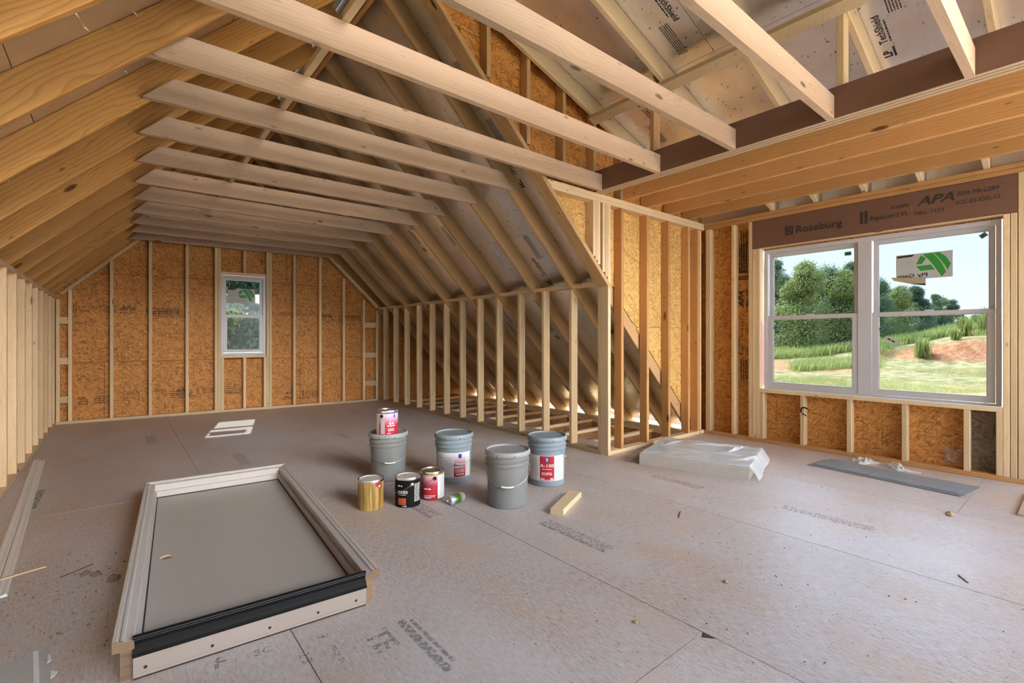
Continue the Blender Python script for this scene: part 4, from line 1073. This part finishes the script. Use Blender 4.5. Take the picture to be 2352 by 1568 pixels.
# ---- roofing shingles, three laid one on another
ts = NT('shingle_granules'); c_, r_ = obco(ts)
g_ = ts.noise(c_, 420, 2, .6); g2_ = ts.noise(ts.vmul(c_, (7, 3, 1)), 2, 3, .6)
ts.set(Base_Color=ts.mix(g2_, ts.ramp(g_, [(.35, (.12, .16, .19)), (.65, (.34, .41, .46))]), (.26, .32, .37)), Roughness=.42, Specular_IOR_Level=.8)
ts.bump(g_, .6, .001); M['shingle'] = ts.m
M['shedge'] = plain('shingle_edge', (.05, .055, .06), .8)
lab = ['dark bottom shingle of the blue-grey stack lying by the window wall', 'blue-grey shingle in the middle of the stack by the window wall', 'blue-grey roofing shingle lying on top of the stack by the window wall']
for i in range(3):
    t = empty('roof_shingle', (4.657 - .015 * (2 - i), 1.553 + .018 * (2 - i), .0045 * i + .0005), math.atan2(-.992, -.112) + R([1.1, -.5, 0][i]))
    tag(t, lab[i], 'shingle', 'roofing shingles stacked on the floor', 'thing')
    prism('shingle_sheet', (0, 0, 0), (1, 0, 0), (0, 1, 0), [(0, 0), (.99, 0), (.995, .335), (0, .335)], 0, .0032, M['shingle'], t)
    if i == 2 or i == 0:
        for k_, (xa, xb) in enumerate(((.02, .18), (.24, .42), (.50, .66), (.74, .95))):
            prism('shingle_tab', (0, 0, .0033), (1, 0, 0), (0, 1, 0), [(xa, .004), (xb, .004), (xb - .01, .15), (xa + .01, .15)], 0, .0024, M['shingle'], t)
    if i == 2:
        Ink().bar(.05, .17, .18, .173).bar(.28, .17, .40, .173).bar(.54, .17, .66, .173).bar(.80, .17, .96, .173).make('sealant_strip', (0, 0, .0037), (1, 0, 0), (0, 1, 0), M['shedge'], t)

# ---- loose bits
def crumple(name, loc, sx, sy, h, seed, mat, label, cat):
    vs = []; fs = []; n = 26
    for i in range(n + 1):
        for j in range(n + 1):
            u_, v_ = i / n - .5, j / n - .5; e_ = max(0, 1 - (abs(u_) * 2) ** 3) * max(0, 1 - (abs(v_) * 2) ** 3)
            q = Vector((u_ * 4, v_ * 4, seed)); z = (.35 + abs(noise.noise(q)) * 1.5 + abs(noise.noise(q * 3)) * .6) * h * e_ + .0015
            vs.append((u_ * sx * (1 + .25 * noise.noise(q * 1.3 + Vector((5, 0, 0)))) , v_ * sy * (1 + .25 * noise.noise(q * 1.1)), z))
    for i in range(n):
        for j in range(n): a_ = i * (n + 1) + j; fs.append((a_, a_ + n + 1, a_ + n + 2, a_ + 1))
    o = link(name, mesh(name, vs, fs, True), mat); o.location = loc; o.rotation_euler = (0, 0, seed); tag(o, label, cat, kind='thing'); return o
tf = NT('plastic_scrap'); tf.set(Base_Color=(.80, .82, .80), Roughness=.15, Specular_IOR_Level=.7, Alpha=.55); M['scrap'] = tf.m
crumple('plastic_scrap', (5.12, 1.30, 0), .14, .20, .045, 1.0, M['scrap'], 'crumpled clear plastic scrap beside the shingles, left one of two', 'plastic')
crumple('plastic_scrap', (5.10, 1.07, 0), .13, .20, .035, 2.4, M['scrap'], 'crumpled clear plastic scrap beside the shingles, right one with white end', 'plastic')
o = box('paper_scrap', -.02, .02, -.045, .045, 0, .002, M['paper']); o.location = (5.07, .95, 0); tag(o, 'small bright white strip lying on the floor beyond the shingles', 'scrap', kind='thing')
tf = NT('tan_film'); tf.set(Base_Color=(.62, .42, .28), Roughness=.3, Alpha=.6); M['tanfilm'] = tf.m
o = crumple('film_clump', (5.335, .745, .04), .05, .12, .03, .3, M['tanfilm'], 'clump of tan plastic film stuffed low between cripple studs', 'plastic')
for v in o.data.vertices: v.co = Vector((-v.co.z * .9, v.co.y, v.co.x * 2.6 + .085))
o.rotation_euler = (0, 0, 0); o.location = (5.35, .745, .04)
t = empty('black_cable', (5.262, 1.83, .40)); tag(t, 'short loop of black cable poking out of a cripple stud under the window', 'cable', kind='thing')
def rib(name, pts, wd, th, parent):
    tube(name, pts, wd, M['black'], parent)
rib('cable_loop', [(.004, .030, -.035), (-.004, .032, -.01), (-.010, .018, .012), (-.012, -.005, .018), (-.004, -.022, .008), (.006, -.030, .004)], .0065, .003, t)
rib('cable_end', [(.006, .02, -.052), (-.010, .008, -.046), (-.014, -.006, -.056), (.0, -.016, -.066)], .0055, .003, t)
# white moulding strips at the left wall
def strip(p0, p1, wdt, label, h=.014):
    p0, p1 = Vector(p0), Vector(p1); d = (p1 - p0).normalized(); n_ = Vector((-d.y, d.x, 0))
    pr_ = [(0, 0), (0, h * .55), (wdt * .12, h), (wdt * .3, h * .8), (wdt * .5, h * .62), (wdt * .8, h * .9), (wdt, h * .7), (wdt, 0)]
    o = extr('moulding_strip', pr_, p0, p1, n_, M['white_paint'], None); tag(o, label, 'moulding', 'white moulding strips by the left wall', 'thing'); return o
strip((-.372, 2.95, 0), (-.520, 5.98, 0), .036, 'long white moulding strip on the floor, the one farther from the left knee wall')
strip((-.413, 2.98, 0), (-.562, 6.05, 0), .038, 'long white moulding strip on the floor, the one nearer the left knee wall')
o = board('wood_lath', (-.47, 3.10, .0145), (-.27, 3.16, .0145), (-.2, 1, 0), .016, .007, M['stud'], None, .001); tag(o, 'thin splintered lath lying across the white moulding strips', 'stick', kind='thing')
# translucent sheet at the near left corner
tf = NT('milky_sheet'); tf.set(Base_Color=(.55, .53, .49), Roughness=.4, Alpha=.72); tf.set(Base_Color=(.66, .64, .60)); M['milky'] = tf.m
t = empty('plastic_sheet', (0, 0, 0)); tag(t, 'flat milky plastic sheet with a folded seam on the floor at the near left', 'plastic sheet', kind='thing')
prism('sheet_film', (0, 0, .001), (1, 0, 0), (0, 1, 0), [(-.60, 2.25), (-.194, 2.370), (-.160, 2.05), (-.60, 1.9)], 0, .0015, M['milky'], t)
prism('folded_seam', (0, 0, .0027), (1, 0, 0), (0, 1, 0), [(-.235, 2.36), (-.222, 2.362), (-.19, 2.06), (-.203, 2.06)], 0, .002, M['paper'], t)
prism('torn_edge', (0, 0, .0027), (1, 0, 0), (0, 1, 0), [(-.193, 2.31), (-.184, 2.29), (-.181, 2.26), (-.190, 2.25)], 0, .003, M['paper'], t)
prism('torn_edge', (0, 0, .0027), (1, 0, 0), (0, 1, 0), [(-.177, 2.19), (-.158, 2.17), (-.165, 2.15), (-.173, 2.14)], 0, .003, M['paper'], t)
o = box('tan_board', 4.32, 4.95, -.35, .305, 0, .014, plain('tan_board', (.52, .38, .29), .6), None, .001); tag(o, 'smooth tan board lying flat on the floor at the right edge below the window', 'board', kind='thing')

# clods, chips, splinters
def clod(loc, sx, sy, h, seed, mat, name, label, cat, group=None):
    bm = bmesh.new(); bmesh.ops.create_icosphere(bm, subdivisions=3, radius=1)
    for v in bm.verts:
        k2 = 1 + .35 * noise.noise(v.co * 1.7 + Vector((seed, 0, 0))) + .22 * noise.noise(v.co * 5 + Vector((0, seed, 0)))
        v.co = Vector((v.co.x * sx * k2, v.co.y * sy * k2, (max(v.co.z * h * k2, -.1 * h) + .1 * h) * 1.5))
    me = bpy.data.meshes.new(name); bm.to_mesh(me); bm.free(); o = link(name, me, mat); o.location = loc; o.rotation_euler = (0, 0, seed); tag(o, label, cat, group, 'thing'); return o
M['clay'] = plain('dry_clay', (.22, .155, .10), .9, var=(60, .4), bump=(90, .8, .004)); M['sawdust'] = plain('sawdust', (.52, .36, .20), .9, var=(80, .3), bump=(120, .8, .004))
clod((-.02, 2.845, 0), .032, .022, .013, 1.1, M['clay'], 'mud_clod', 'largest brown dried mud clod on the floor left of the lying door', 'clod', 'mud clods left of the door')
clod((-.085, 2.955, 0), .030, .016, .010, 2.3, M['clay'], 'mud_clod', 'middle brown mud clod on the floor left of the lying door', 'clod', 'mud clods left of the door')
clod((-.125, 2.995, 0), .022, .012, .009, 4.1, M['clay'], 'mud_clod', 'small brown mud clod farthest from the camera, left of the lying door', 'clod', 'mud clods left of the door')
clod((2.12, 1.06, 0), .010, .008, .007, .4, M['sawdust'], 'sawdust_lump', 'small tan sawdust lump on bare floor in front of the triangular notch', 'lump', 'sawdust lumps')
clod((1.55, 1.13, 0), .009, .008, .006, 5.4, M['sawdust'], 'sawdust_lump', 'tan sawdust lump on the floor left of the triangular notch', 'lump', 'sawdust lumps')
clod((4.02, .575, 0), .045, .018, .010, .2, M['sawdust'], 'dry_leaf', 'small brown curled debris on the floor seam right of the shingles', 'debris', None)
for (p, q, l_) in (((2.66, 1.62, 0), (2.76, 1.67, 0), 'thin brown splinter on the floor beyond the wood offcut'), ((2.96, .36, 0), (3.02, .40, 0), 'short dark splinter on the floor at the right front'), ((-.21, 3.02, 0), (-.10, 3.10, 0), 'reddish splinter left of the lying door beside the mud clods')):
    o = board('wood_splinter', p, q, (0, 1, 0), .006, .004, M['lvl'], None, .0005); tag(o, l_, 'splinter', kind='thing')
def bits(name, n, fn, mat, seed, smin, smax, label):
    rr = random.Random(seed); vs = []; fs = []
    for _ in range(n):
        x, y = fn(rr); s_ = rr.uniform(smin, smax) * rr.choice((.5, .6, 1)); a_ = rr.uniform(0, 6.3); ca, sa = math.cos(a_) * s_, math.sin(a_) * s_; el_ = rr.uniform(.35, .9); b = len(vs)
        for (u_, v_) in ((1, 0), (0, el_), (-1, .1), (-.1, -el_)): vs.append((x + ca * u_ - sa * v_, y + sa * u_ + ca * v_, .0003))
        vs.append((x + s_ * .1, y, s_ * .8)); fs += [(b, b + 1, b + 4), (b + 1, b + 2, b + 4), (b + 2, b + 3, b + 4), (b + 3, b, b + 4)]
    o = link(name, mesh(name, vs, fs), mat); o['kind'] = 'stuff'; o['label'] = label; o['category'] = 'debris'
def fr1(rr):
    while True:
        x = rr.gauss(2.5, .75); y = rr.gauss(1.15, .5)
        if .9 < x < 4.2 and .1 < y < 2.3: return x, y
def fr2(rr):
    while True:
        x = rr.gauss(-.1, .22); y = rr.gauss(2.7, .35)
        if x < .0 + (y - 1.97) * .07 - .05 and x > -.6: return x, y
def fr3(rr): return rr.uniform(-.4, 4.6), rr.uniform(.3, 7)
def fr4(rr):  # on the door slab and close round it
    return rr.uniform(.3, .85), rr.uniform(2.2, 3.6)
bits('floor_debris', 420, fr1, M['clay'], 3, .0018, .0060, 'scattered brown grit and chips on the open floor at the right')
bits('floor_debris', 240, fr2, M['clay'], 4, .003, .009, 'brown grit and flakes on the floor left of the lying door')
bits('floor_debris', 260, lambda rr: (lambda p: p if not (-.05 < p[0] < 1.1 and 1.8 < p[1] < 4.1) else (p[0] + 1.6, p[1]))(fr3(rr)), M['clay'], 5, .002, .005, 'sparse specks of grit over the whole subfloor')

# ---- stickers on the panes
M['stk'] = plain('sticker_grey', (.50, .50, .50), .5); M['green'] = plain('sticker_green', (.03, .30, .04), .5); M['tealstk'] = plain('sticker_teal', (.10, .24, .20), .4)
def sticker(o, x, y, W__, H__, label, title, kind=0):
    """x axis runs left to right as seen from the room"""
    t = prism('glass_sticker', o, x, y, [(0, 0), (W__, -.0 * W__), (W__, H__), (0, H__)], 0, .0012, M['stk']); tag(t, label, 'sticker', kind='thing')
    def p(*pts): return [(u_ * W__, (1 - v_) * H__) for u_, v_ in pts]
    g = Ink()
    g.poly(p((.45, .09), (.55, .20), (.47, .43), (.37, .42))); g.poly(p((.37, .49), (.63, .48), (.70, .68), (.445, .69)))
    g.poly(p((.49, .05), (.66, .03), (.75, .25), (.83, .50), (.89, .80), (.82, .97), (.74, .72), (.66, .46), (.57, .22)))
    g.poly(p((.68, .03), (.78, .03), (.89, .22), (.97, .50), (.92, .73), (.86, .52), (.78, .28)))
    zx = Vector(x).normalized().cross(Vector(y).normalized())
    sg = 1
    def mk(i, n_, m_, dz): 
        me = mesh(n_, [(v[0], v[1], .0012 + dz) for v in i.vs], i.fs); return link(n_, me, m_, t)
    mk(g, 'logo', M['green'], .0006)
    k_ = Ink().poly(p((.02, .04), (.34, .02), (.30, .10), (.02, .12))).text(title, .58 * W__, .09 * H__, .19 * H__, .02, mirror=True, sx=1.45) if kind == 0 else Ink().poly(p((.02, .0), (.32, .02), (.28, .10), (.02, .12))).text('TR', .30 * W__, .02 * H__, .2 * H__, .02, mirror=True).text('10', .62 * W__, .05 * H__, .18 * H__, .02, mirror=True)
    mk(k_, 'lettering', M['ink'], .0006)
    mk(Ink().lines(.03 * W__, .82 * H__, .32 * W__, 7, .06 * H__, .018 * H__).box_(.21 * W__, .45 * H__, .29 * W__, .66 * H__, .006 * H__), 'fine_print', M['greyink'], .0004)
    return t
s1 = sticker((5.396, 1.132, 1.622), (0, -1, 0.0), (0, 0, 1), .378, .222, 'white and green product sticker, largest on the right upper pane of the wide window', 'Ply Gem')
fl_ = prism('torn_flap', (-.035, .0, .004), (1, -.07, 0), (0, 1, .35), [(0, .03), (.24, .02), (.24, -.045), (.16, -.035), (.02, .0)], 0, .001, plain('kraft', (.42, .35, .22), .7), s1)
s2 = sticker(tuple(gpt(1.262, .085, 1.66)), tuple(gx), (0, 0, 1), .37, .205, 'white and green product sticker on the upper pane of the narrow far window', 'TR', 1)
prism('torn_flap', (-.015, -.02, .004), (1, 0, 0), (0, 1, .1), [(0, 0), (.23, 0), (.23, .06), (0, .07)], 0, .001, plain('kraft_grey', (.50, .50, .44), .7), s2)
def small(o, ang, w_, h_, label, mat, name='glass_sticker'):
    c, s_ = math.cos(ang), math.sin(ang)
    t = prism(name, o, (0, -c, s_), (0, s_, c), [(-w_ / 2, -h_ / 2), (w_ / 2, -h_ / 2), (w_ / 2, h_ / 2), (-w_ / 2, h_ / 2)], 0, .001, mat)
    tag(t, label, 'sticker', 'small stickers on the wide window', 'thing'); Ink().lines(-w_ * .32, h_ * .15, w_ * .32, 1, .01, h_ * .3).make('lettering', (0, 0, 0), (1, 0, 0), (0, 1, 0), M['ink'], t).location.z = .0015
small((5.397, 1.50, 1.915), 0, .055, .036, 'small dark square sticker at the top of the left upper pane', M['tealstk'])
small((5.397, .57, 1.935), .6, .045, .036, 'small dark tilted sticker at the top right corner of the right upper pane', M['tealstk'])
small((5.364, 2.14, 1.215), .15, .055, .028, 'small pale green sticker on the left lower pane of the wide window', M['tealstk'])
small((5.364, 1.225, 1.198), .45, .060, .028, 'small pale green tilted sticker on the right lower pane, uppermost there', M['tealstk'])
small((5.364, 1.155, 1.082), -.55, .115, .040, 'grey tilted paper strip sticker on the right lower pane below the green one', M['stk'])
# ================================================================== OUTSIDE
C0, S0 = math.cos(R(39.37)), math.sin(R(39.37))
def sstep(a, b, x):
    t_ = max(0, min(1, (x - a) / (b - a))); return t_ * t_ * (3 - 2 * t_)
def gh_(x, y):
    dep = x * S0 + y * C0; az_ = math.degrees(math.atan2(x, y)) if (x or y) else 0
    z = -3.25 + sstep(20, 105, x) * 2.6 + sstep(105, 150, x) * 1.2
    z += .35 * noise.noise(Vector((x * .06, y * .06, 0))) + .12 * noise.noise(Vector((x * .25, y * .25, 3)))
    # clay bank cut into rising ground
    e_ = 71 + 2.2 * noise.noise(Vector((y * .12, 0, 5))) + 2.0 * noise.noise(Vector((y * .35, 1, 5)))
    m_ = sstep(30, 12, y) * (.55 + .45 * sstep(18, 6, y))
    rise = sstep(e_, e_ + 4.5, x) * 2.6 + sstep(e_ + 6, e_ + 25, x) * 1.0
    z += rise * m_ + (.35 * noise.noise(Vector((x * .7, y * .7, 1))) + .3 * noise.noise(Vector((x * 1.4, y * 1.4, 2)))) * m_ * sstep(e_ - 2, e_, x) * sstep(e_ + 9, e_ + 4, x)
    return z
xs = [-160, -60, -30, -15, -6, 0, 6, 12, 18, 24] + [24 + .9 * i for i in range(1, 95)] + [112, 116, 122, 130, 145, 170, 220, 320]
ys = [-200, -90, -50, -30, -20] + [-20 + .9 * i for i in range(1, 78)] + [52, 56, 62, 70, 85, 110, 150, 200]
vs = [(x, y, gh_(x, y)) for x in xs for y in ys]; n = len(ys)
fs = [(i * n + j, (i + 1) * n + j, (i + 1) * n + j + 1, i * n + j + 1) for i in range(len(xs) - 1) for j in range(n - 1)]
tg = NT('field'); geo = tg.n('ShaderNodeNewGeometry'); P_ = geo.outputs['Position']; sp_ = tg.n('ShaderNodeSeparateXYZ'); tg.l(geo.outputs['Normal'], sp_.inputs[0])
grass = tg.ramp(tg.noise(P_, .9, 6, .7), [(.35, (.12, .15, .05)), (.5, (.26, .25, .11)), (.62, (.40, .34, .18)), (.75, (.48, .38, .24))])
dirt = tg.ramp(tg.noise(P_, 1.6, 6, .7), [(.3, (.26, .10, .045)), (.5, (.44, .20, .10)), (.7, (.56, .33, .19))])
patch = tg.ramp(tg.noise(tg.vmul(P_, (.05, .022, 1)), 1.5, 5, .6), [(.50, (0, 0, 0)), (.60, (1, 1, 1))])
slope = tg.ramp(sp_.outputs['Z'], [(.86, (1, 1, 1)), (.95, (0, 0, 0))])
sx_ = tg.n('ShaderNodeSeparateXYZ'); tg.l(P_, sx_.inputs[0])
rdist = tg.math('ABSOLUTE', tg.math('SUBTRACT', tg.math('ADD', sx_.outputs[0], tg.math('MULTIPLY', tg.noise(tg.vmul(P_, (.03, .03, 1)), 1.0, 2, .5), 9.)), 61.5))
road = tg.ramp(tg.math('MULTIPLY', rdist, .1), [(.20, (1, 1, 1)), (.36, (0, 0, 0))])
road = tg.math('MULTIPLY', road, tg.ramp(tg.math('MULTIPLY', sx_.outputs[1], .02), [(.28, (0, 0, 0)), (.36, (1, 1, 1))]))
mx_ = tg.math('MAXIMUM', road, tg.math('MAXIMUM', slope, tg.math('MULTIPLY', patch, .85)))
tg.set(Base_Color=tg.mix(mx_, grass, dirt), Roughness=.95, Specular_IOR_Level=.1)
tg.bump(tg.noise(P_, 2.5, 5, .7), .6, .3)
o = link('ground', mesh('ground', vs, fs, True), tg.m); tag(o, 'sunlit field of yellowing grass and red clay outside the windows', 'ground', kind='structure')
def leafmat(name, a, b):
    t = NT(name); c, r = obco(t)
    f = t.noise(c, .9, 4, .7); f2 = t.noise(c, 9, 2, .5)
    t.set(Base_Color=t.ramp(t.math('ADD', t.math('MULTIPLY', f, .7), t.math('MULTIPLY', f2, .3)), [(.35, a), (.65, b)]), Roughness=.6, Specular_IOR_Level=.3)
    tr = t.n('ShaderNodeBsdfTranslucent'); tr.inputs[0].default_value = (b[0] * 1.3, b[1] * 1.3, b[2], 1); ms = t.n('ShaderNodeMixShader'); ms.inputs[0].default_value = .35
    t.l(t.b.outputs[0], ms.inputs[1]); t.l(tr.outputs[0], ms.inputs[2]); t.l(ms.outputs[0], t.t.nodes['Material Output'].inputs[0]); return t.m
M['leaf1'] = leafmat('leaf_green', (.055, .115, .07), (.17, .26, .13)); M['leaf2'] = leafmat('leaf_light', (.09, .15, .06), (.30, .36, .13)); M['leaf3'] = leafmat('leaf_dark', (.045, .10, .08), (.12, .20, .13))
M['bark'] = plain('bark', (.12, .09, .07), .9, bump=(8, .6, .05))
def crown_mesh(name, seed, H_, Wd, nblob, nleaf, ls):
    rr = random.Random(seed); vs = []; fs = []
    blobs = []
    for i in range(nblob):
        h = rr.uniform(.03, .97) ** .85; prof = math.sin(math.pi * min(1, .22 + h * .76)) ** .7
        a = rr.uniform(0, 6.283); r_ = Wd * prof * rr.uniform(.15, .85)
        blobs.append((Vector((r_ * math.cos(a), r_ * math.sin(a), h * H_)), rr.uniform(.06, .19) * H_ * (1.15 - .6 * h)))
    blobs.append((Vector((0, 0, .93 * H_)), .08 * H_))
    for i in range(nleaf):
        c, r_ = blobs[rr.randrange(len(blobs))]
        d = Vector((rr.gauss(0, 1), rr.gauss(0, 1), rr.gauss(0, 1))).normalized() * r_ * (rr.uniform(.72, 1.05) ** .8 if rr.random() < .72 else rr.uniform(.95, 1.35))
        d.z *= .75; p = c + d; p += Vector((rr.gauss(0, 1), rr.gauss(0, 1), rr.gauss(0, 1))) * r_ * .10
        nrm = (d.normalized() + Vector((rr.gauss(0, .5), rr.gauss(0, .5), rr.gauss(.3, .5)))).normalized(); u_ = nrm.orthogonal().normalized(); v_ = nrm.cross(u_)
        s_ = ls * rr.uniform(.6, 1.3); a = rr.uniform(0, 6.3); e1 = u_ * math.cos(a) + v_ * math.sin(a); e2 = nrm.cross(e1)
        b = len(vs); vs += [p - e1 * s_, p + e2 * s_ * .55, p + e1 * s_, p - e2 * s_ * .55]; fs.append((b, b + 1, b + 2, b + 3))
    return mesh(name, vs, fs)
def trunk_mesh(name, seed, H_, r0):
    rr = random.Random(seed); vs = []; fs = []
    def limb(p, d, L__, r_, n_=6):
        pts = [p]
        for i in range(4): d = (d + Vector((rr.gauss(0, .12), rr.gauss(0, .12), .05))).normalized(); pts.append(pts[-1] + d * L__ / 4)
        b = len(vs)
        for i, q in enumerate(pts):
            rad = r_ * (1 - .2 * i)
            for k_ in range(n_): a = 6.283 * k_ / n_; vs.append(q + Vector((math.cos(a) * rad, math.sin(a) * rad, 0)))
        for i in range(4):
            for k_ in range(n_): fs.append((b + i * n_ + k_, b + i * n_ + (k_ + 1) % n_, b + (i + 1) * n_ + (k_ + 1) % n_, b + (i + 1) * n_ + k_))
        return pts
    pts = limb(Vector((0, 0, -.3)), Vector((0, 0, 1)), H_ * .85, r0, 8)
    for i in range(7):
        q = pts[1 + i % 3]; a = rr.uniform(0, 6.3); limb(q, Vector((math.cos(a), math.sin(a), rr.uniform(.5, 1))).normalized(), H_ * .35, r0 * .4)
    return mesh(name, vs, fs, True)
KN = []
for i, (H_, Wd, nb) in enumerate(((18, 4.2, 26), (16, 5.0, 30), (14, 4.6, 26), (19, 3.4, 24), (12, 4.8, 26))):
    KN.append((crown_mesh('crown', 40 + i, H_, Wd, nb, 20000, .17), trunk_mesh('trunk', 60 + i, H_, .22), H_))
def tree(x, y, k_, sc, rz, leaf, label, group, ztop=None):
    cm, tm_, H_ = KN[k_]
    t = empty('broadleaf_tree', (x, y, gh_(x, y) - .1), rz); t.scale = (sc, sc, sc if ztop is None else ztop / H_)
    tag(t, label, 'tree', group, 'thing')
    c_ = cm.copy(); c_.materials.clear(); c_.materials.append(leaf); link('crown', c_, None, t); link('trunk', tm_ if tm_.materials else (tm_.materials.append(M['bark']) or tm_), None, t)
def at(u, dep):
    r_ = (u - 1176) / 1098; l_ = r_ * dep; return dep * S0 + l_ * C0, dep * C0 - l_ * S0
def ht(v, dep): return 1.103 + (776.8 - v) * dep / 1098
L1, L2, L3 = M['leaf1'], M['leaf2'], M['leaf3']
row = [  # u, depth, variant, top v, leaf, label
 (1775, 78, 0, 606, L1, 'tallest dark tree at the left edge of the left window panes'),
 (1800, 84, 3, 640, L3, 'slim dark tree just right of the tallest one, behind the left panes'),
 (1845, 72, 1, 610, L2, 'light yellow-green bushy tree in the left panes'),
 (1880, 82, 2, 640, L3, 'dark tree between the light green tree and the sparse one, left panes'),
 (1905, 76, 3, 622, L1, 'loose topped tree in the middle of the left panes'),
 (1935, 74, 1, 628, L2, 'rounded pale green tree right of the loose topped one, left panes'),
 (1958, 79, 0, 612, L1, 'tall tree close to the mullion in the left panes'),
 (1990, 76, 0, 622, L3, 'tall dark tree partly hidden by the window mullion'),
 (2022, 80, 3, 650, L1, 'narrow tree at the left edge of the right panes'),
 (2065, 84, 1, 664, L2, 'broad light green tree under the big sticker, right panes'),
 (2110, 86, 2, 668, L3, 'dark rounded tree right of the broad light one, right panes'),
 (2150, 90, 4, 682, L1, 'lower tree on the descending treetop line, right panes'),
 (2180, 92, 2, 698, L3, 'last dark tree of the treetop line, right panes'),
 (2245, 120, 4, 728, L1, 'small distant tree above the clay bank at the far right'),
 (2215, 118, 4, 738, L3, 'small distant dark tree left of the far right one')]
for i, (u_, dp, k_, vt, lf, lb) in enumerate(row):
    x, y = at(u_, dp); top = ht(vt, dp) - gh_(x, y) + .6
    tree(x, y, k_, top / KN[k_][2], i * 1.7, lf, lb, 'trees at the edge of the field', top)
for i in range(17):
    u_ = 1745 + i * 33; dp = 98 + (i * 37 % 9); x, y = at(u_, dp); vt = 655 + max(0, u_ - 1990) * .27; top = max(ht(vt, dp) - gh_(x, y), 4)
    tree(x, y, (i * 3) % 5, top / KN[(i * 3) % 5][2] * 1.25, i * 2.1, L3 if i % 2 else L1, 'dark tree in the second row hidden between the front trees across the field', 'second row of trees across the field', top)
# trees close outside the far gable window
KN += [(crown_mesh('crown', 90 + i, H_, Wd, 40, 26000, .15), trunk_mesh('trunk', 95 + i, H_, .2), H_) for i, (H_, Wd) in enumerate(((13, 4.2), (14, 4.6)))]
for i, (x, y, k_, top, lf, lb) in enumerate(((2.2, 30, 5, 13, L2, 'sunlit tree filling the left of the narrow far window'), (6.2, 32, 6, 14, L3, 'dark green tree filling the right of the narrow far window'), (4.0, 38, 5, 12, L1, 'tree behind the two near ones outside the narrow far window'), (9.2, 36, 3, 15, L1, 'tree outside the far gable, right of the narrow window'), (-2.0, 34, 4, 13, L1, 'tree outside the far gable, left of the narrow window'))):
    tree(x, y, k_, top / KN[k_][2], i, lf, lb, 'trees outside the far gable', top)
# undergrowth along the wood edge and weeds on the bank
def tufts(name, n_, seed, pos, h0, h1, mat, label, wd=.03, bl=6, spread=.25):
    rr = random.Random(seed); vs = []; fs = []
    for _ in range(n_):
        p_ = pos(rr)
        if p_ is None: continue
        x, y = p_; z = gh_(x, y) - .03; hh = rr.uniform(h0, h1)
        for _b in range(bl):
            a = rr.uniform(0, 6.3); q = Vector((x + rr.gauss(0, spread * hh), y + rr.gauss(0, spread * hh), z)); lean = Vector((math.cos(a), math.sin(a), 0)) * hh * rr.uniform(.1, .5)
            w_ = Vector((-math.sin(a), math.cos(a), 0)) * wd * rr.uniform(.6, 1.3) * (hh ** .5); k2 = rr.uniform(.6, 1)
            b = len(vs); vs += [q - w_, q + w_, q + lean * .5 + Vector((0, 0, hh * .65 * k2)) + w_ * .8, q + lean * .5 + Vector((0, 0, hh * .65 * k2)) - w_ * .8, q + lean + Vector((0, 0, hh * k2))]
            fs += [(b, b + 1, b + 2, b + 3), (b + 3, b + 2, b + 4)]
    o = link(name, mesh(name, vs, fs), mat); o['kind'] = 'stuff'; o['label'] = label; o['category'] = 'vegetation'
def band(u0, u1, d0, d1, thr=None):
    def f(rr):
        x, y = at(rr.uniform(u0, u1), rr.uniform(d0, d1))
        if thr is not None and noise.noise(Vector((x * .12, y * .12, 9))) < thr: return None
        return x, y
    return f
M['weed'] = leafmat('weed_green', (.15, .21, .06), (.36, .42, .16)); M['dry'] = leafmat('grass_dry', (.27, .25, .10), (.50, .43, .24))
tufts('field_grass', 15000, 1, band(1720, 2330, 33, 48, -.15), .08, .24, M['dry'], 'yellow-green meadow grass in front of the clay bank', .011)
tufts('field_grass', 4000, 2, band(1720, 2330, 33, 44, .15), .15, .36, M['weed'], 'green meadow grass in patches below the window', .013)
tufts('field_grass', 4200, 3, band(1720, 2200, 64, 78), .6, 1.7, M['weed'], 'tall bright green weeds along the wood edge', .035, 9, .3)
tufts('field_grass', 1500, 4, band(1830, 2010, 50, 60, -.1), .4, 1.1, M['weed'], 'green weeds on the slope behind the mullion', .026, 10, .5)
tufts('bank_weeds', 2400, 5, band(2000, 2340, 57, 74, -.05), .4, 1.1, M['weed'], 'weeds growing on top of the red clay bank', .026, 10, .5)
def shrub(u_, dp, h, label):
    x, y = at(u_, dp); rr = random.Random(int(u_)); vs = []; fs = []
    for _b in range(420):
        a = rr.uniform(0, 6.3); l_ = rr.uniform(.4, 1) * h; ln = rr.uniform(.05, .35) * h; q = Vector((rr.gauss(0, .10) * h, rr.gauss(0, .10) * h, 0)); w_ = Vector((-math.sin(a), math.cos(a), 0)) * .035
        e_ = q + Vector((math.cos(a) * ln, math.sin(a) * ln, l_)); b = len(vs); vs += [q - w_, q + w_, e_ + w_ * .5, e_ - w_ * .5]; fs.append((b, b + 1, b + 2, b + 3))
        for _l in range(3):
            p = q.lerp(e_, rr.uniform(.4, 1)); d = Vector((rr.gauss(0, 1), rr.gauss(0, 1), rr.gauss(0, .6))).normalized() * .10; s2 = d.orthogonal().normalized() * .04; b = len(vs); vs += [p, p + d * .5 + s2, p + d, p + d * .5 - s2]; fs.append((b, b + 1, b + 2, b + 3))
    o = link('weed_shrub', mesh('weed_shrub', vs, fs), M['weed']); o.location = (x, y, gh_(x, y)); tag(o, label, 'shrub', 'tall weeds on the clay bank', 'thing')
shrub(2118, 56, 2.3, 'upright bright green weed on the slope of the clay bank, right panes')
shrub(2215, 60, 2.6, 'big bright green weed on top of the clay bank, left of the frame edge')
shrub(2270, 58, 3.4, 'tall green weed at the right end of the clay bank beside the sash')
shrub(2195, 56, 1.5, 'smaller green weed on the clay bank face below the big one')
bpy.context.view_layer.update()
